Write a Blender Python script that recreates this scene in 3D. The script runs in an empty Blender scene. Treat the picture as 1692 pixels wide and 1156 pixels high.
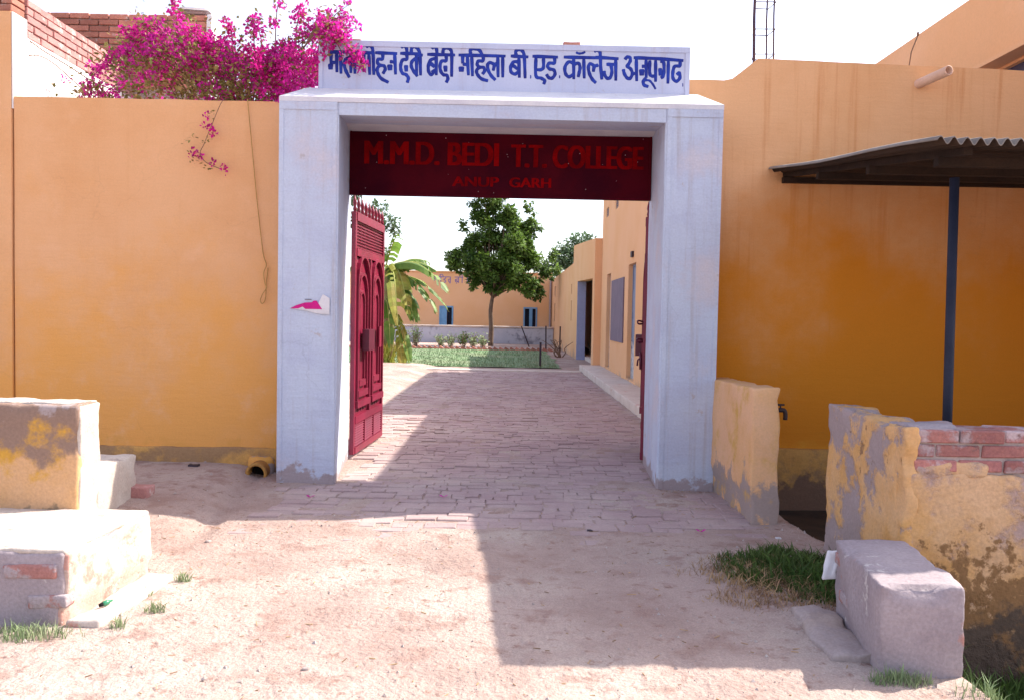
import bpy, bmesh, math, random
from mathutils import Vector, Matrix, noise
random.seed(7)
R = math.radians
S = bpy.context.scene
COL = S.collection

# ------------------------------------------------------------------ camera, sky, sun, exposure
cd = bpy.data.cameras.new('camera'); cam = bpy.data.objects.new('camera', cd); COL.objects.link(cam)
cd.sensor_width = 36.0; cd.lens = 36.0 * 1400 / 1692; cd.clip_start = 0.05; cd.clip_end = 2000
cam.matrix_world = (Matrix.Translation((0, 0, 1.55)) @ Matrix.Rotation(R(-.29), 4, 'Z')
                    @ Matrix.Rotation(R(90 - 2.37), 4, 'X') @ Matrix.Rotation(R(1.1), 4, 'Z'))
S.camera = cam
SUN = Vector((.92, .40, 1.0)).normalized()
ELEV = math.asin(SUN.z); AZ = math.atan2(SUN.x, SUN.y)
world = bpy.data.worlds.new('World'); S.world = world; world.use_nodes = True
wn = world.node_tree.nodes; wl = world.node_tree.links
sky = wn.new('ShaderNodeTexSky'); sky.sky_type = 'NISHITA'; sky.sun_disc = False
sky.sun_elevation = ELEV; sky.sun_rotation = AZ
sky.air_density = 1.0; sky.dust_density = 2.5; sky.ozone_density = 1.6; sky.altitude = 150
hs = wn.new('ShaderNodeHueSaturation'); hs.inputs['Saturation'].default_value = .62; hs.inputs['Hue'].default_value = .52
wl.new(sky.outputs[0], hs.inputs['Color']); wl.new(hs.outputs[0], wn['Background'].inputs[0])
wn['Background'].inputs[1].default_value = 0.15
sd = bpy.data.lights.new('sun', 'SUN'); sd.energy = 3.3; sd.angle = R(.6); sd.color = (1, .93, .82)
sun = bpy.data.objects.new('sun', sd); COL.objects.link(sun)
sun.rotation_euler = (-SUN).to_track_quat('-Z', 'Y').to_euler(); sun.location = (20, 8, 25)
S.view_settings.view_transform = 'Standard'; S.view_settings.look = 'None'
S.view_settings.exposure = 1.42; S.view_settings.gamma = 1.0; S.view_settings.use_curve_mapping = False

# ------------------------------------------------------------------ helpers
class MB:
    def __init__(s): s.v = []; s.f = []
    def add(s, vs, fs):
        n = len(s.v); s.v += [tuple(v) for v in vs]; s.f += [tuple(i + n for i in f) for f in fs]; return s
    def box(s, x0, x1, y0, y1, z0, z1):
        return s.add([(x0,y0,z0),(x1,y0,z0),(x1,y1,z0),(x0,y1,z0),(x0,y0,z1),(x1,y0,z1),(x1,y1,z1),(x0,y1,z1)],
                     [(0,3,2,1),(4,5,6,7),(0,1,5,4),(1,2,6,5),(2,3,7,6),(3,0,4,7)])
    def obox(s, M, sx, sy, sz):
        vs = [M @ Vector((a*sx/2, b*sy/2, c*sz/2)) for c in (-1,1) for a,b in ((-1,-1),(1,-1),(1,1),(-1,1))]
        return s.add(vs, [(0,3,2,1),(4,5,6,7),(0,1,5,4),(1,2,6,5),(2,3,7,6),(3,0,4,7)])
    def prism(s, pts, a, b, axis='y'):
        """outline pts (p,q) pushed along axis from a to b"""
        def P(p, t):
            return {'y': (p[0], t, p[1]), 'x': (t, p[0], p[1]), 'z': (p[0], p[1], t)}[axis]
        n = len(pts)
        return s.add([P(p, a) for p in pts] + [P(p, b) for p in pts],
                     [tuple(range(n)), tuple(range(2*n-1, n-1, -1))] + [(i, i+n, (i+1) % n + n, (i+1) % n) for i in range(n)])
    def tube(s, pts, r, n=6, flat=None):
        pts = [Vector(p) for p in pts]; m = len(pts)
        rr = r if isinstance(r, (list, tuple)) else [r] * m
        ring = []; up = None
        for i, p in enumerate(pts):
            t = (pts[min(i+1, m-1)] - pts[max(i-1, 0)])
            t = t.normalized() if t.length > 1e-9 else Vector((0, 0, 1))
            if up is None:
                up = Vector((0, 0, 1)) if abs(t.z) < .9 else Vector((1, 0, 0))
            u = up - t * up.dot(t); u = u.normalized() if u.length > 1e-6 else t.orthogonal().normalized()
            up = u; w = t.cross(u)
            for k in range(n):
                a = 2 * math.pi * k / n
                ring.append(p + u * math.cos(a) * rr[i] + w * math.sin(a) * rr[i])
        fs = [(i*n+k, i*n+(k+1) % n, (i+1)*n+(k+1) % n, (i+1)*n+k) for i in range(m-1) for k in range(n)]
        fs += [tuple(range(n-1, -1, -1)), tuple((m-1)*n+k for k in range(n))]
        return s.add(ring, fs)
    def build(s, name, mat, parent=None, smooth=False):
        me = bpy.data.meshes.new(name); me.from_pydata(s.v, [], s.f)
        bm = bmesh.new(); bm.from_mesh(me); bmesh.ops.recalc_face_normals(bm, faces=bm.faces); bm.to_mesh(me); bm.free()
        me.materials.append(mat)
        if smooth: me.polygons.foreach_set('use_smooth', [True] * len(me.polygons))
        return link(name, me, parent)
def link(name, me, parent=None):
    o = bpy.data.objects.new(name, me); COL.objects.link(o)
    if parent: o.parent = parent; o.matrix_parent_inverse = Matrix.Translation(-world_loc(parent))
    return o
def world_loc(o):
    l = o.location.copy()
    while o.parent: o = o.parent; 
    return l
def tag(o, label=None, cat=None, group=None, kind=None):
    if label: o['label'] = label
    if cat: o['category'] = cat
    if group: o['group'] = group
    if kind: o['kind'] = kind
    return o
def thing(name, label, cat, loc=(0,0,0), group=None):
    o = bpy.data.objects.new(name, None); COL.objects.link(o); o.location = loc; o.empty_display_size = .1
    return tag(o, label, cat, group)
def cells(xs, ys, zs, solid):
    """surface of the union of grid cells that are solid(i,j,k)"""
    m = MB(); idx = {}
    def vid(i, j, k):
        if (i,j,k) not in idx: idx[(i,j,k)] = len(m.v); m.v.append((xs[i], ys[j], zs[k]))
        return idx[(i,j,k)]
    nx, ny, nz = len(xs)-1, len(ys)-1, len(zs)-1
    ok = lambda i,j,k: 0 <= i < nx and 0 <= j < ny and 0 <= k < nz and solid(i,j,k)
    for i in range(nx):
        for j in range(ny):
            for k in range(nz):
                if not solid(i,j,k): continue
                if not ok(i-1,j,k): m.f.append((vid(i,j,k),vid(i,j,k+1),vid(i,j+1,k+1),vid(i,j+1,k)))
                if not ok(i+1,j,k): m.f.append((vid(i+1,j,k),vid(i+1,j+1,k),vid(i+1,j+1,k+1),vid(i+1,j,k+1)))
                if not ok(i,j-1,k): m.f.append((vid(i,j,k),vid(i+1,j,k),vid(i+1,j,k+1),vid(i,j,k+1)))
                if not ok(i,j+1,k): m.f.append((vid(i,j+1,k),vid(i,j+1,k+1),vid(i+1,j+1,k+1),vid(i+1,j+1,k)))
                if not ok(i,j,k-1): m.f.append((vid(i,j,k),vid(i,j+1,k),vid(i+1,j+1,k),vid(i+1,j,k)))
                if not ok(i,j,k+1): m.f.append((vid(i,j,k+1),vid(i+1,j,k+1),vid(i+1,j+1,k+1),vid(i,j+1,k+1)))
    return m
def wall(axis, c0, c1, s0, s1, z0, z1, holes):
    """wall with rectangular openings; axis 'x' runs along x (c = y range), 'y' along y (c = x range); holes (s0,s1,z0,z1)"""
    ss = sorted({s0, s1, *[h[0] for h in holes], *[h[1] for h in holes]}); zz = sorted({z0, z1, *[h[2] for h in holes], *[h[3] for h in holes]})
    def sol(a, k):
        sm = (ss[a]+ss[a+1])/2; zm = (zz[k]+zz[k+1])/2
        return not any(h[0] < sm < h[1] and h[2] < zm < h[3] for h in holes)
    if axis == 'x': return cells(ss, [c0, c1], zz, lambda i,j,k: sol(i, k))
    return cells([c0, c1], ss, zz, lambda i,j,k: sol(j, k))
def rough(name, mat, parent, x0, x1, y0, y1, z0, z1, amp=.012, bev=.02, step=.09, sc=4., fn=None, seed=0):
    """worn masonry block: bevelled, subdivided, knocked about by noise"""
    bm = bmesh.new(); bmesh.ops.create_cube(bm, size=1)
    for v in bm.verts:
        v.co = Vector(((x0+x1)/2 + v.co.x*(x1-x0), (y0+y1)/2 + v.co.y*(y1-y0), (z0+z1)/2 + v.co.z*(z1-z0)))
    bmesh.ops.bevel(bm, geom=bm.edges[:], offset=bev, segments=2, affect='EDGES', profile=.6)
    for it in range(7):
        es = [e for e in bm.edges if e.calc_length() > step]
        if not es: break
        bmesh.ops.subdivide_edges(bm, edges=es, cuts=1, use_grid_fill=True)
    bmesh.ops.triangulate(bm, faces=[f for f in bm.faces if len(f.verts) > 4])
    off = Vector((seed*7.3, seed*3.1, seed*1.7))
    for v in bm.verts:
        p = v.co.copy()
        if fn: p = Vector(fn(p))
        q = p * sc + off
        d = Vector((noise.noise(q), noise.noise(q + Vector((31, 7, 3))), noise.noise(q + Vector((5, 17, 41)))))
        q2 = q * 3.7
        d2 = Vector((noise.noise(q2), noise.noise(q2 + Vector((31, 7, 3))), noise.noise(q2 + Vector((5, 17, 41)))))
        o_ = v.co
        near = sum((min(o_.x-x0, x1-o_.x) < .03, min(o_.y-y0, y1-o_.y) < .03, min(o_.z-z0, z1-o_.z) < .03))
        if near >= 2:
            ch = max(0, noise.noise(p*7 + off) * 1.2 - .12) + max(0, noise.noise(p*19 + off)) * .35
            cen = Vector((min(max(o_.x, x0+.07), x1-.07), min(max(o_.y, y0+.07), y1-.07), min(max(o_.z, z0+.07), z1-.07)))
            if (cen - o_).length > 1e-4: p = p + (cen - o_).normalized() * ch * min(.05, amp*3.2)
        v.co = p + d * amp + d2 * amp * .45
    bmesh.ops.recalc_face_normals(bm, faces=bm.faces)
    me = bpy.data.meshes.new(name); bm.to_mesh(me); bm.free(); me.materials.append(mat)
    me.polygons.foreach_set('use_smooth', [True] * len(me.polygons))
    return link(name, me, parent)
def cr(pts, n=5):
    """Catmull-Rom through pts"""
    P = [Vector(p) for p in pts]; P = [P[0]*2-P[1]] + P + [P[-1]*2-P[-2]]; out = []
    for i in range(1, len(P)-2):
        for k in range(n):
            t = k/n; a, b, c, d = P[i-1:i+3]
            out.append(.5*((2*b) + (c-a)*t + (2*a-5*b+4*c-d)*t*t + (3*b-a-3*c+d)*t**3))
    return out + [P[-2]]

# ------------------------------------------------------------------ materials
MATS = {}
def mat(name, col, rough=.9, col2=None, vs=1.5, fine=.12, fs=45, bump=.25, bs=60, patches=(), streak=None, rnd=0, spec=.25, metal=0, island=0, transl=0, bumpd=.01, peel=0, crack=0, trowel=0):
    """col..col2 mottled at scale vs; fine grain; patches = (colour, scale, threshold, softness, z_low, z_high): own-shaped stains and tints,
    kept below z_high (fading in towards z_low) when given; rnd = per-object value shift; island = per-leaf value shift"""
    if name in MATS: return MATS[name]
    m = bpy.data.materials.new(name); m.use_nodes = True; MATS[name] = m
    N = m.node_tree.nodes; L = m.node_tree.links; B = N['Principled BSDF']
    B.inputs['Roughness'].default_value = rough; B.inputs['Specular IOR Level'].default_value = spec; B.inputs['Metallic'].default_value = metal
    geo = N.new('ShaderNodeNewGeometry'); pos = geo.outputs['Position']
    def nz(scale, detail=5, vec=pos, r=.6):
        n = N.new('ShaderNodeTexNoise'); n.inputs['Scale'].default_value = scale; n.inputs['Detail'].default_value = detail; n.inputs['Roughness'].default_value = r
        L.new(vec, n.inputs['Vector']); return n.outputs['Fac']
    def mr(v, a, b, c, d, st='SMOOTHSTEP'):
        n = N.new('ShaderNodeMapRange'); n.interpolation_type = st
        L.new(v, n.inputs[0])
        for i, q in enumerate((a, b, c, d)): n.inputs[i+1].default_value = q
        return n.outputs[0]
    def math_(op, a, b):
        n = N.new('ShaderNodeMath'); n.operation = op
        for i, q in enumerate((a, b)):
            if isinstance(q, (int, float)): n.inputs[i].default_value = q
            else: L.new(q, n.inputs[i])
        return n.outputs[0]
    def mix(f, a, b, bt='MIX'):
        n = N.new('ShaderNodeMix'); n.data_type = 'RGBA'; n.blend_type = bt
        if isinstance(f, (int, float)): n.inputs[0].default_value = f
        else: L.new(f, n.inputs[0])
        for i, q in ((6, a), (7, b)):
            if isinstance(q, tuple): n.inputs[i].default_value = (*q, 1)
            else: L.new(q, n.inputs[i])
        return n.outputs[2]
    c2 = col2 or tuple(x*.8 for x in col)
    c = mix(mr(nz(vs), .35, .68, 0, 1), col, c2)
    if streak:
        mp = N.new('ShaderNodeMapping'); mp.inputs['Scale'].default_value = (9, 9, .35); L.new(pos, mp.inputs[0])
        c = mix(mr(nz(1.6, 4, mp.outputs[0]), .52, .75, 0, streak[1]), c, streak[0])
    masks = []
    for p in patches:
        f = nz(p[1], 7, r=.65)
        if len(p) > 4:
            sep = N.new('ShaderNodeSeparateXYZ'); L.new(pos, sep.inputs[0])
            f = math_('ADD', f, mr(sep.outputs[2], p[4], p[5], .22, -.35, 'LINEAR'))
        mk = mr(f, p[2]-p[3], p[2]+p[3], 0, 1); masks.append(mk)
        c = mix(mk, c, p[0])
    if crack:
        wv = N.new('ShaderNodeTexNoise'); wv.inputs['Scale'].default_value = 2.2; wv.inputs['Detail'].default_value = 6; L.new(pos, wv.inputs['Vector'])
        va = N.new('ShaderNodeVectorMath'); va.operation = 'MULTIPLY_ADD'; L.new(wv.outputs['Color'], va.inputs[0]); va.inputs[1].default_value = (.55,)*3; L.new(pos, va.inputs[2])
        vo = N.new('ShaderNodeTexVoronoi'); vo.feature = 'DISTANCE_TO_EDGE'; vo.inputs['Scale'].default_value = .75; L.new(va.outputs[0], vo.inputs['Vector'])
        ck = math_('MULTIPLY', mr(vo.outputs['Distance'], .0012, .0045, 1, 0), mr(nz(.9, 3), .50, .60, 0, crack))
        masks.append(ck); c = mix(ck, c, tuple(x*.30 for x in col))
    fv = mr(nz(fs, 4), .25, .75, 1-fine, 1+fine, 'LINEAR')
    if rnd:
        oi = N.new('ShaderNodeObjectInfo'); fv = math_('MULTIPLY', fv, mr(oi.outputs['Random'], 0, 1, 1-rnd, 1+rnd, 'LINEAR'))
    if island:
        fv = math_('MULTIPLY', fv, mr(geo.outputs['Random Per Island'], 0, 1, 1-island, 1+island, 'LINEAR'))
    cc = N.new('ShaderNodeCombineColor')
    for i in range(3): L.new(fv, cc.inputs[i])
    c = mix(1.0, c, cc.outputs[0], 'MULTIPLY')
    L.new(c, B.inputs['Base Color'])
    if bump:
        b = N.new('ShaderNodeBump'); b.inputs['Strength'].default_value = bump; b.inputs['Distance'].default_value = bumpd
        h = math_('ADD', nz(bs, 6), math_('MULTIPLY', nz(bs*.12, 4), 1.5))
        if trowel:
            mq = N.new('ShaderNodeMapping'); mq.inputs['Scale'].default_value = (1.2, 1.2, 7); mq.inputs['Rotation'].default_value = (0, .12, 0); L.new(pos, mq.inputs[0])
            h = math_('ADD', h, math_('MULTIPLY', nz(2.4, 5, mq.outputs[0]), trowel))
        if peel:
            for mk in masks[:2]: h = math_('SUBTRACT', h, math_('MULTIPLY', mk, peel))
        L.new(h, b.inputs['Height']); L.new(b.outputs[0], B.inputs['Normal'])
    if transl:
        t = N.new('ShaderNodeBsdfTranslucent'); L.new(c, t.inputs['Color'])
        ms = N.new('ShaderNodeMixShader'); ms.inputs[0].default_value = transl
        L.new(B.outputs[0], ms.inputs[1]); L.new(t.outputs[0], ms.inputs[2]); L.new(ms.outputs[0], N['Material Output'].inputs['Surface'])
    return m

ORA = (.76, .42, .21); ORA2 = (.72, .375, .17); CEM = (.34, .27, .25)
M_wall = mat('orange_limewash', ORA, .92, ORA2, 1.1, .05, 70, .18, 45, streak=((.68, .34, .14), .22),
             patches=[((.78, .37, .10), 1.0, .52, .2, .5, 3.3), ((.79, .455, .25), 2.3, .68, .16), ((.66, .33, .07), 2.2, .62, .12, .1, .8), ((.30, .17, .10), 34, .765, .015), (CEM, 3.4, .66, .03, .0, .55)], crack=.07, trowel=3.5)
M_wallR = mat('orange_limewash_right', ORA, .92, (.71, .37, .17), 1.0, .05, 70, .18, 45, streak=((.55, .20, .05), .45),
              patches=[((.68, .235, .018), .7, .43, .24, 1.2, 3.5), ((.70, .33, .04), 1.8, .60, .12, .1, 1.0), ((.30, .15, .08), 34, .765, .015), ((.26, .13, .08), 3.0, .62, .05, .0, .6)], crack=.07, trowel=3.5)  # first patch: shade below the shed roof put into the wall colour
M_plinth = mat('stained_plinth', (.60, .33, .10), .95, (.52, .27, .08), 2.2, .12, 60, .5, 35, patches=[((.34, .20, .10), 2.8, .50, .08), ((.20, .12, .08), 3.4, .60, .05, -.1, .4), ((.38, .30, .28), 3.6, .68, .04)], peel=1.)
M_wallI = mat('orange_limewash_court', (.74, .43, .235), .92, (.71, .39, .19), .6, .05, 40, .15, 30, patches=[((.50, .33, .22), 1.6, .66, .06, 0, 1.0)])
M_peel = mat('peeling_orange_plaster', (.66, .40, .20), .95, (.64, .34, .11), 3, .12, 60, .55, 35,
             patches=[((.36, .28, .27), 2.6, .53, .04), ((.30, .17, .09), 9, .66, .04), ((.25, .17, .12), 4, .72, .05, .0, .5)], peel=1.6)
M_peel2 = mat('worn_orange_plaster', (.62, .39, .22), .95, (.60, .33, .12), 2.5, .15, 55, .7, 30,
              patches=[((.42, .29, .25), 3.2, .57, .07), ((.34, .24, .22), 1.6, .66, .05), ((.26, .14, .06), 12, .62, .05, .1, 1.0), ((.10, .07, .05), 5, .60, .06, -.15, .35)], peel=1.4)
M_stub = mat('stub_wall_plaster', (.74, .44, .25), .95, (.70, .39, .17), 2, .08, 60, .35, 40, patches=[((.36, .28, .25), 4.2, .64, .05, .2, .75), ((.62, .36, .10), 4, .60, .1)], peel=1.0)
M_white = mat('whitewash', (.52, .57, .68), .9, (.46, .50, .63), 2.6, .08, 55, .3, 30, streak=((.40, .37, .39), .6),
              patches=[((.58, .54, .58), 1.3, .60, .1), ((.36, .31, .28), 30, .73, .02), ((.46, .43, .45), 5, .66, .03), ((.36, .30, .31), 3.2, .60, .03, .0, .42), ((.50, .42, .40), 8, .73, .03)], crack=.12, trowel=2.5)
M_white2 = mat('whitewash_cap', (.70, .68, .69), .9, (.60, .58, .62), 3, .06, 55, .25, 40, patches=[((.55, .42, .38), 5, .68, .06)])
M_signw = mat('sign_whitewash', (.51, .54, .68), .88, (.46, .50, .65), 2.5, .05, 60, .15, 50, streak=((.42, .38, .45), .45), patches=[((.44, .40, .44), 6, .68, .04)])
M_blue = mat('blue_sign_paint', (.010, .022, .22), .6, (.016, .045, .34), 9, .12, 80, 0)
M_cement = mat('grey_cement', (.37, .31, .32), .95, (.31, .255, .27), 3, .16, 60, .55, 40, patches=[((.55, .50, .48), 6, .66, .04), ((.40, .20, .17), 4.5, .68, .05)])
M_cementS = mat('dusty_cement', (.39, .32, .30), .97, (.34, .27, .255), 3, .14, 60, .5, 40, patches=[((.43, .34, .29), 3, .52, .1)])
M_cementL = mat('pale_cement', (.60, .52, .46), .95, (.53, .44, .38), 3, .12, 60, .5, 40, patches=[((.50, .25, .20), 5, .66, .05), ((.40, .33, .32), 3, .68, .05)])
M_cream = mat('pale_cream', (.56, .49, .43), .95, (.48, .40, .34), 4, .14, 60, .6, 40, patches=[((.36, .29, .26), 6, .64, .05), ((.50, .36, .30), 4, .66, .06)])
M_peach = mat('sunlit_peach_plaster', (.60, .49, .42), .95, (.54, .40, .33), 4, .12, 60, .6, 40, patches=[((.50, .27, .22), 5, .60, .06), ((.64, .58, .52), 6, .60, .05)], peel=.8)
M_damp = mat('stained_plaster', (.60, .36, .20), .95, (.58, .33, .15), 2.5, .12, 60, .5, 35,
             patches=[((.56, .30, .05), 3.0, .50, .06, 1.0, .2), ((.26, .17, .13), 3.2, .42, .07, 1.05, .5), ((.36, .29, .28), 6, .68, .05, 1.05, .45), ((.30, .20, .12), 9, .64, .06, .3, .6)])
M_brick = mat('fired_brick', (.46, .20, .14), .95, (.38, .15, .11), 8, .18, 70, .6, 55, rnd=.28, patches=[((.50, .38, .33), 9, .64, .06)])
M_brickL = mat('pale_brick', (.44, .22, .20), .95, (.38, .18, .17), 8, .15, 70, .6, 55, rnd=.22, patches=[((.56, .44, .40), 7, .60, .06)])
M_brickW = mat('worn_wall_brick', (.44, .19, .16), .95, (.36, .15, .14), 8, .2, 60, .8, 45, rnd=.2, patches=[((.50, .38, .38), 5.5, .54, .06), ((.26, .16, .15), 9, .66, .05)], peel=.6)
M_smear = mat('smeared_brick', (.42, .19, .16), .95, (.36, .17, .15), 8, .2, 70, .6, 55, patches=[((.37, .31, .32), 7, .50, .05)])
M_pave = mat('dusty_paving_brick', (.42, .315, .30), .96, (.375, .265, .26), 2.2, .12, 60, .5, 40, rnd=.05, patches=[((.44, .34, .31), 1.6, .56, .12)])
M_paveS = mat('dusty_paving_brick_far', (.42, .31, .295), .96, (.37, .26, .255), 2.2, .12, 60, .5, 40, island=.07, patches=[((.44, .34, .31), 1.2, .56, .12)])
M_mort = mat('mortar', (.42, .34, .31), .97, None, 5, .15, 60, .6, 50)
M_sand = mat('sandy_earth', (.44, .33, .285), .97, (.345, .245, .21), 1.3, .24, 120, .8, 30, bumpd=.03,
             patches=[((.50, .415, .36), .8, .55, .1), ((.33, .22, .185), 3.2, .58, .08), ((.30, .19, .155), 11, .62, .06), ((.30, .21, .16), 26, .72, .04)])
M_red = mat('red_gate_paint', (.215, .006, .036), .42, (.155, .005, .026), 4, .08, 60, .05, 50, spec=.5)
M_redD = mat('gate_box_paint', (.10, .005, .025), .45, None, 4, .08, 60, .05, 50, spec=.5)
M_board = mat('dark_red_board', (.075, .0018, .008), .7, (.042, .0012, .008), 2, .1, 40, .03, 20, spec=.06)
M_bletter = mat('faded_red_letters', (.26, .002, .004), .8, (.14, .0015, .004), 5, .15, 50, 0, spec=.03)
M_speck = mat('chipped_white', (.55, .40, .42), .8, None, 4, .1, 40, 0)
M_iron = mat('dark_iron', (.045, .035, .05), .55, (.07, .045, .04), 8, .15, 60, .1, 60, metal=.4)
M_rust = mat('rusty_rebar', (.07, .05, .09), .8, (.12, .06, .05), 12, .2, 90, .2, 90, metal=.3)
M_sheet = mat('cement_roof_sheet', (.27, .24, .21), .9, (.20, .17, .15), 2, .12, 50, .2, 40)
M_under = mat('shaded_underside', (.035, .025, .02), .95, (.05, .03, .02), 2, .12, 50, .2, 40)  # near-black lower faces: shade under the roof sheets put into the colour
M_wood = mat('dark_timber', (.022, .013, .010), .9, (.035, .02, .013), 5, .2, 60, .3, 50)
M_post = mat('dark_blue_post', (.012, .014, .028), .6, (.02, .022, .04), 4, .15, 50, .08, 50)
M_bdoor = mat('blue_grey_door', (.20, .25, .36), .55, (.16, .21, .31), 3, .08, 40, .05, 30, patches=[((.5, .5, .5), 9, .68, .04, .9, 1.6)])
M_bjamb = mat('blue_jamb_paint', (.30, .33, .52), .8, (.26, .29, .46), 2, .06, 40, .1, 30)
M_fdoor = mat('sky_blue_door', (.16, .33, .52), .6, (.13, .28, .46), 2, .06, 40, .05, 30)
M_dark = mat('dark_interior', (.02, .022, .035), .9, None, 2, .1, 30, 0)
M_nb = mat('slate_board', (.19, .15, .19), .8, (.16, .125, .165), 3, .08, 50, .05, 40)
M_lowb = mat('blue_white_limewash', (.50, .50, .56), .92, (.42, .43, .50), .9, .08, 30, .2, 20, patches=[((.22, .22, .27), 1.3, .60, .06), ((.72, .70, .70), .8, .66, .05)])
M_lawn = mat('lawn', (.17, .26, .13), .95, (.24, .28, .17), .5, .2, 12, .6, 20)
M_leafT = mat('tree_leaf', (.135, .215, .036), .5, (.06, .12, .02), .7, .1, 20, 0, island=.55, transl=.32, spec=.4)
M_leafF = mat('far_leaf', (.13, .19, .10), .7, (.09, .15, .07), .4, .1, 20, 0, island=.35, transl=.3)
M_bark = mat('bark', (.17, .115, .08), .95, (.11, .075, .055), 6, .2, 40, .6, 30)
M_ban = mat('banana_green', (.10, .20, .03), .5, (.17, .26, .045), 2, .1, 30, .1, 30, transl=.4, spec=.4, island=.18)
M_banY = mat('banana_yellow', (.27, .31, .045), .6, (.33, .25, .05), 3, .15, 30, .1, 30, transl=.35, island=.25)
M_banR = mat('banana_midrib', (.42, .44, .12), .55, None, 3, .1, 30, 0)
M_banS = mat('banana_stem', (.22, .24, .10), .8, (.20, .13, .06), 2, .15, 30, .3, 20)
M_bract = mat('magenta_bract', (.66, .035, .42), .6, (.58, .015, .24), 2.2, .1, 40, 0, island=.4, transl=.45)
M_bleaf = mat('bougainvillea_leaf', (.24, .25, .07), .6, (.30, .17, .07), 3, .1, 40, 0, island=.45, transl=.3)
M_twig = mat('brown_twig', (.20, .12, .08), .9, None, 5, .15, 50, .2, 50)
M_grass = mat('short_grass', (.055, .115, .02), .7, (.10, .15, .04), 2, .1, 30, 0, island=.4, transl=.25)
M_dry = mat('dry_straw', (.42, .28, .14), .9, (.26, .15, .09), 5, .1, 40, 0, island=.4)
M_pale = mat('pale_weed', (.22, .30, .14), .8, (.30, .34, .20), 4, .1, 40, 0, island=.3, transl=.2)
M_paper = mat('white_paper', (.72, .69, .70), .8, None, 6, .05, 60, .1, 40)
M_mag = mat('magenta_print', (.62, .012, .22), .7, None, 6, .05, 60, 0)
M_ink = mat('grey_print', (.18, .17, .20), .8, None, 6, .05, 60, 0)
M_clay = mat('clay_pipe', (.50, .25, .06), .85, (.34, .17, .06), 8, .15, 50, .3, 40)
M_black = mat('black_hole', (.008, .007, .007), .9, None, 2, .1, 30, 0)
M_pipeW = mat('painted_spout', (.72, .46, .33), .7, (.66, .40, .28), 4, .08, 50, .1, 50)
M_bottle = mat('green_bottle_glass', (.03, .22, .11), .15, None, 3, .05, 30, 0, spec=.6)
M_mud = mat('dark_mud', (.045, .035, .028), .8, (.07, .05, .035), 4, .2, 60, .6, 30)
M_stone = mat('field_stone', (.42, .36, .33), .95, (.30, .24, .22), 8, .2, 60, .4, 60, rnd=.3)
M_scrap = mat('white_scrap', (.74, .72, .74), .7, (.6, .58, .6), 6, .06, 60, .2, 30)
M_rope = mat('straw_rope', (.50, .30, .10), .9, None, 6, .15, 80, .2, 80)
M_lett2 = mat('violet_wall_lettering', (.26, .18, .36), .85, None, 4, .1, 40, 0)
M_win = mat('dim_window_glass', (.05, .06, .12), .25, None, 2, .05, 30, 0, spec=.6)

# ------------------------------------------------------------------ ground
def ss(a, b, x):
    t = max(0, min(1, (x-a)/(b-a))); return t*t*(3-2*t)
FR = random.Random(77); FOOT = [(FR.uniform(-2, 1.6), FR.uniform(2.3, 6.2), FR.gauss(1.5, .5)) for _ in range(46)]
def gz(x, y):
    if abs(x) > 8.5 or y > 26 or y < -1: return 0.0
    n = noise.noise(Vector((x*.8, y*.8, 1.3))) * .5 + noise.noise(Vector((x*2.6, y*2.6, 5))) * .25 + noise.noise(Vector((x*8, y*8, 9))) * .12
    edge = ss(8.5, 7, abs(x)) * ss(26, 24.5, y) * ss(-1, 1, y)
    path = ss(2.22, 2.05, abs(x)) * ss(5.3, 6.2, y)
    z = n * .042 * (1-path) + path * (-.009 + .020 * max(0, noise.noise(Vector((x*1.1+4, y*1.1, 2))) + .45*noise.noise(Vector((x*4, y*4, 7)))) + .012 * (1-ss(5.7, 6.5, y)))
    z += .010 * noise.noise(Vector((x*17, y*17, 3))) * (1-path*.8)
    if path < .9 and 2.0 < y < 6.6 and -2.2 < x < 1.8:
        for fx, fy, fa in FOOT:
            dx, dy = x-fx, y-fy
            if dx*dx + dy*dy < .04:
                u_, v_ = dx*math.cos(fa)+dy*math.sin(fa), -dx*math.sin(fa)+dy*math.cos(fa)
                q = (u_/.13)**2 + (v_/.05)**2
                if q < 2: z += -.012*max(0, 1-q) + .006*max(0, 1-abs(q-1.4)*2)
        z -= .008 * ss(.10, .0, abs(x + .95 + .12*math.sin(y*.8))) + .008 * ss(.10, .0, abs(x - .45 + .12*math.sin(y*.8)))
    z += .09 * ss(-2.05, -2.6, x) * ss(5.6, 7.2, y)                               # bank against the left wall
    d = abs((x + 2.34) - (7.9-y) * .10)                                            # little run-off channel from the pipe
    if 5.2 < y < 8.1 and x < 0: z -= .05 * ss(.13, .0, d) * ss(5.2, 6.2, y)
    z -= .28 * ss(2.15, 2.5, x) * ss(5.7, 6.6, y) * ss(9, 8.4, y)                  # hollow in front of the right wall
    z -= .42 * ss(2.06, 2.26, x) * ss(4.80, 4.68, y) * ss(2.9, 3.5, y)             # ditch by the brick wall
    return z * edge
def frange(a, b, s):
    n = round((b-a)/s); return [a + (b-a)*i/n for i in range(n+1)]
xs = [-400, -120, -40, -16] + frange(-8.5, 8.5, .085) + [16, 40, 120, 400]
ys = [-400, -100, -20, -5] + frange(-1, 2, .25) + frange(2.07, 9, .07) + frange(9.2, 26, .2) + [30, 36, 45, 60, 120, 400]
gm = MB()
gm.v = [(x, y, gz(x, y)) for y in ys for x in xs]; nx = len(xs)
gm.f = [(j*nx+i, j*nx+i+1, (j+1)*nx+i+1, (j+1)*nx+i) for j in range(len(ys)-1) for i in range(nx-1)]
tag(gm.build('ground', M_sand, None, True), 'pale sandy earth in front of the gate', kind='structure')

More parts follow.
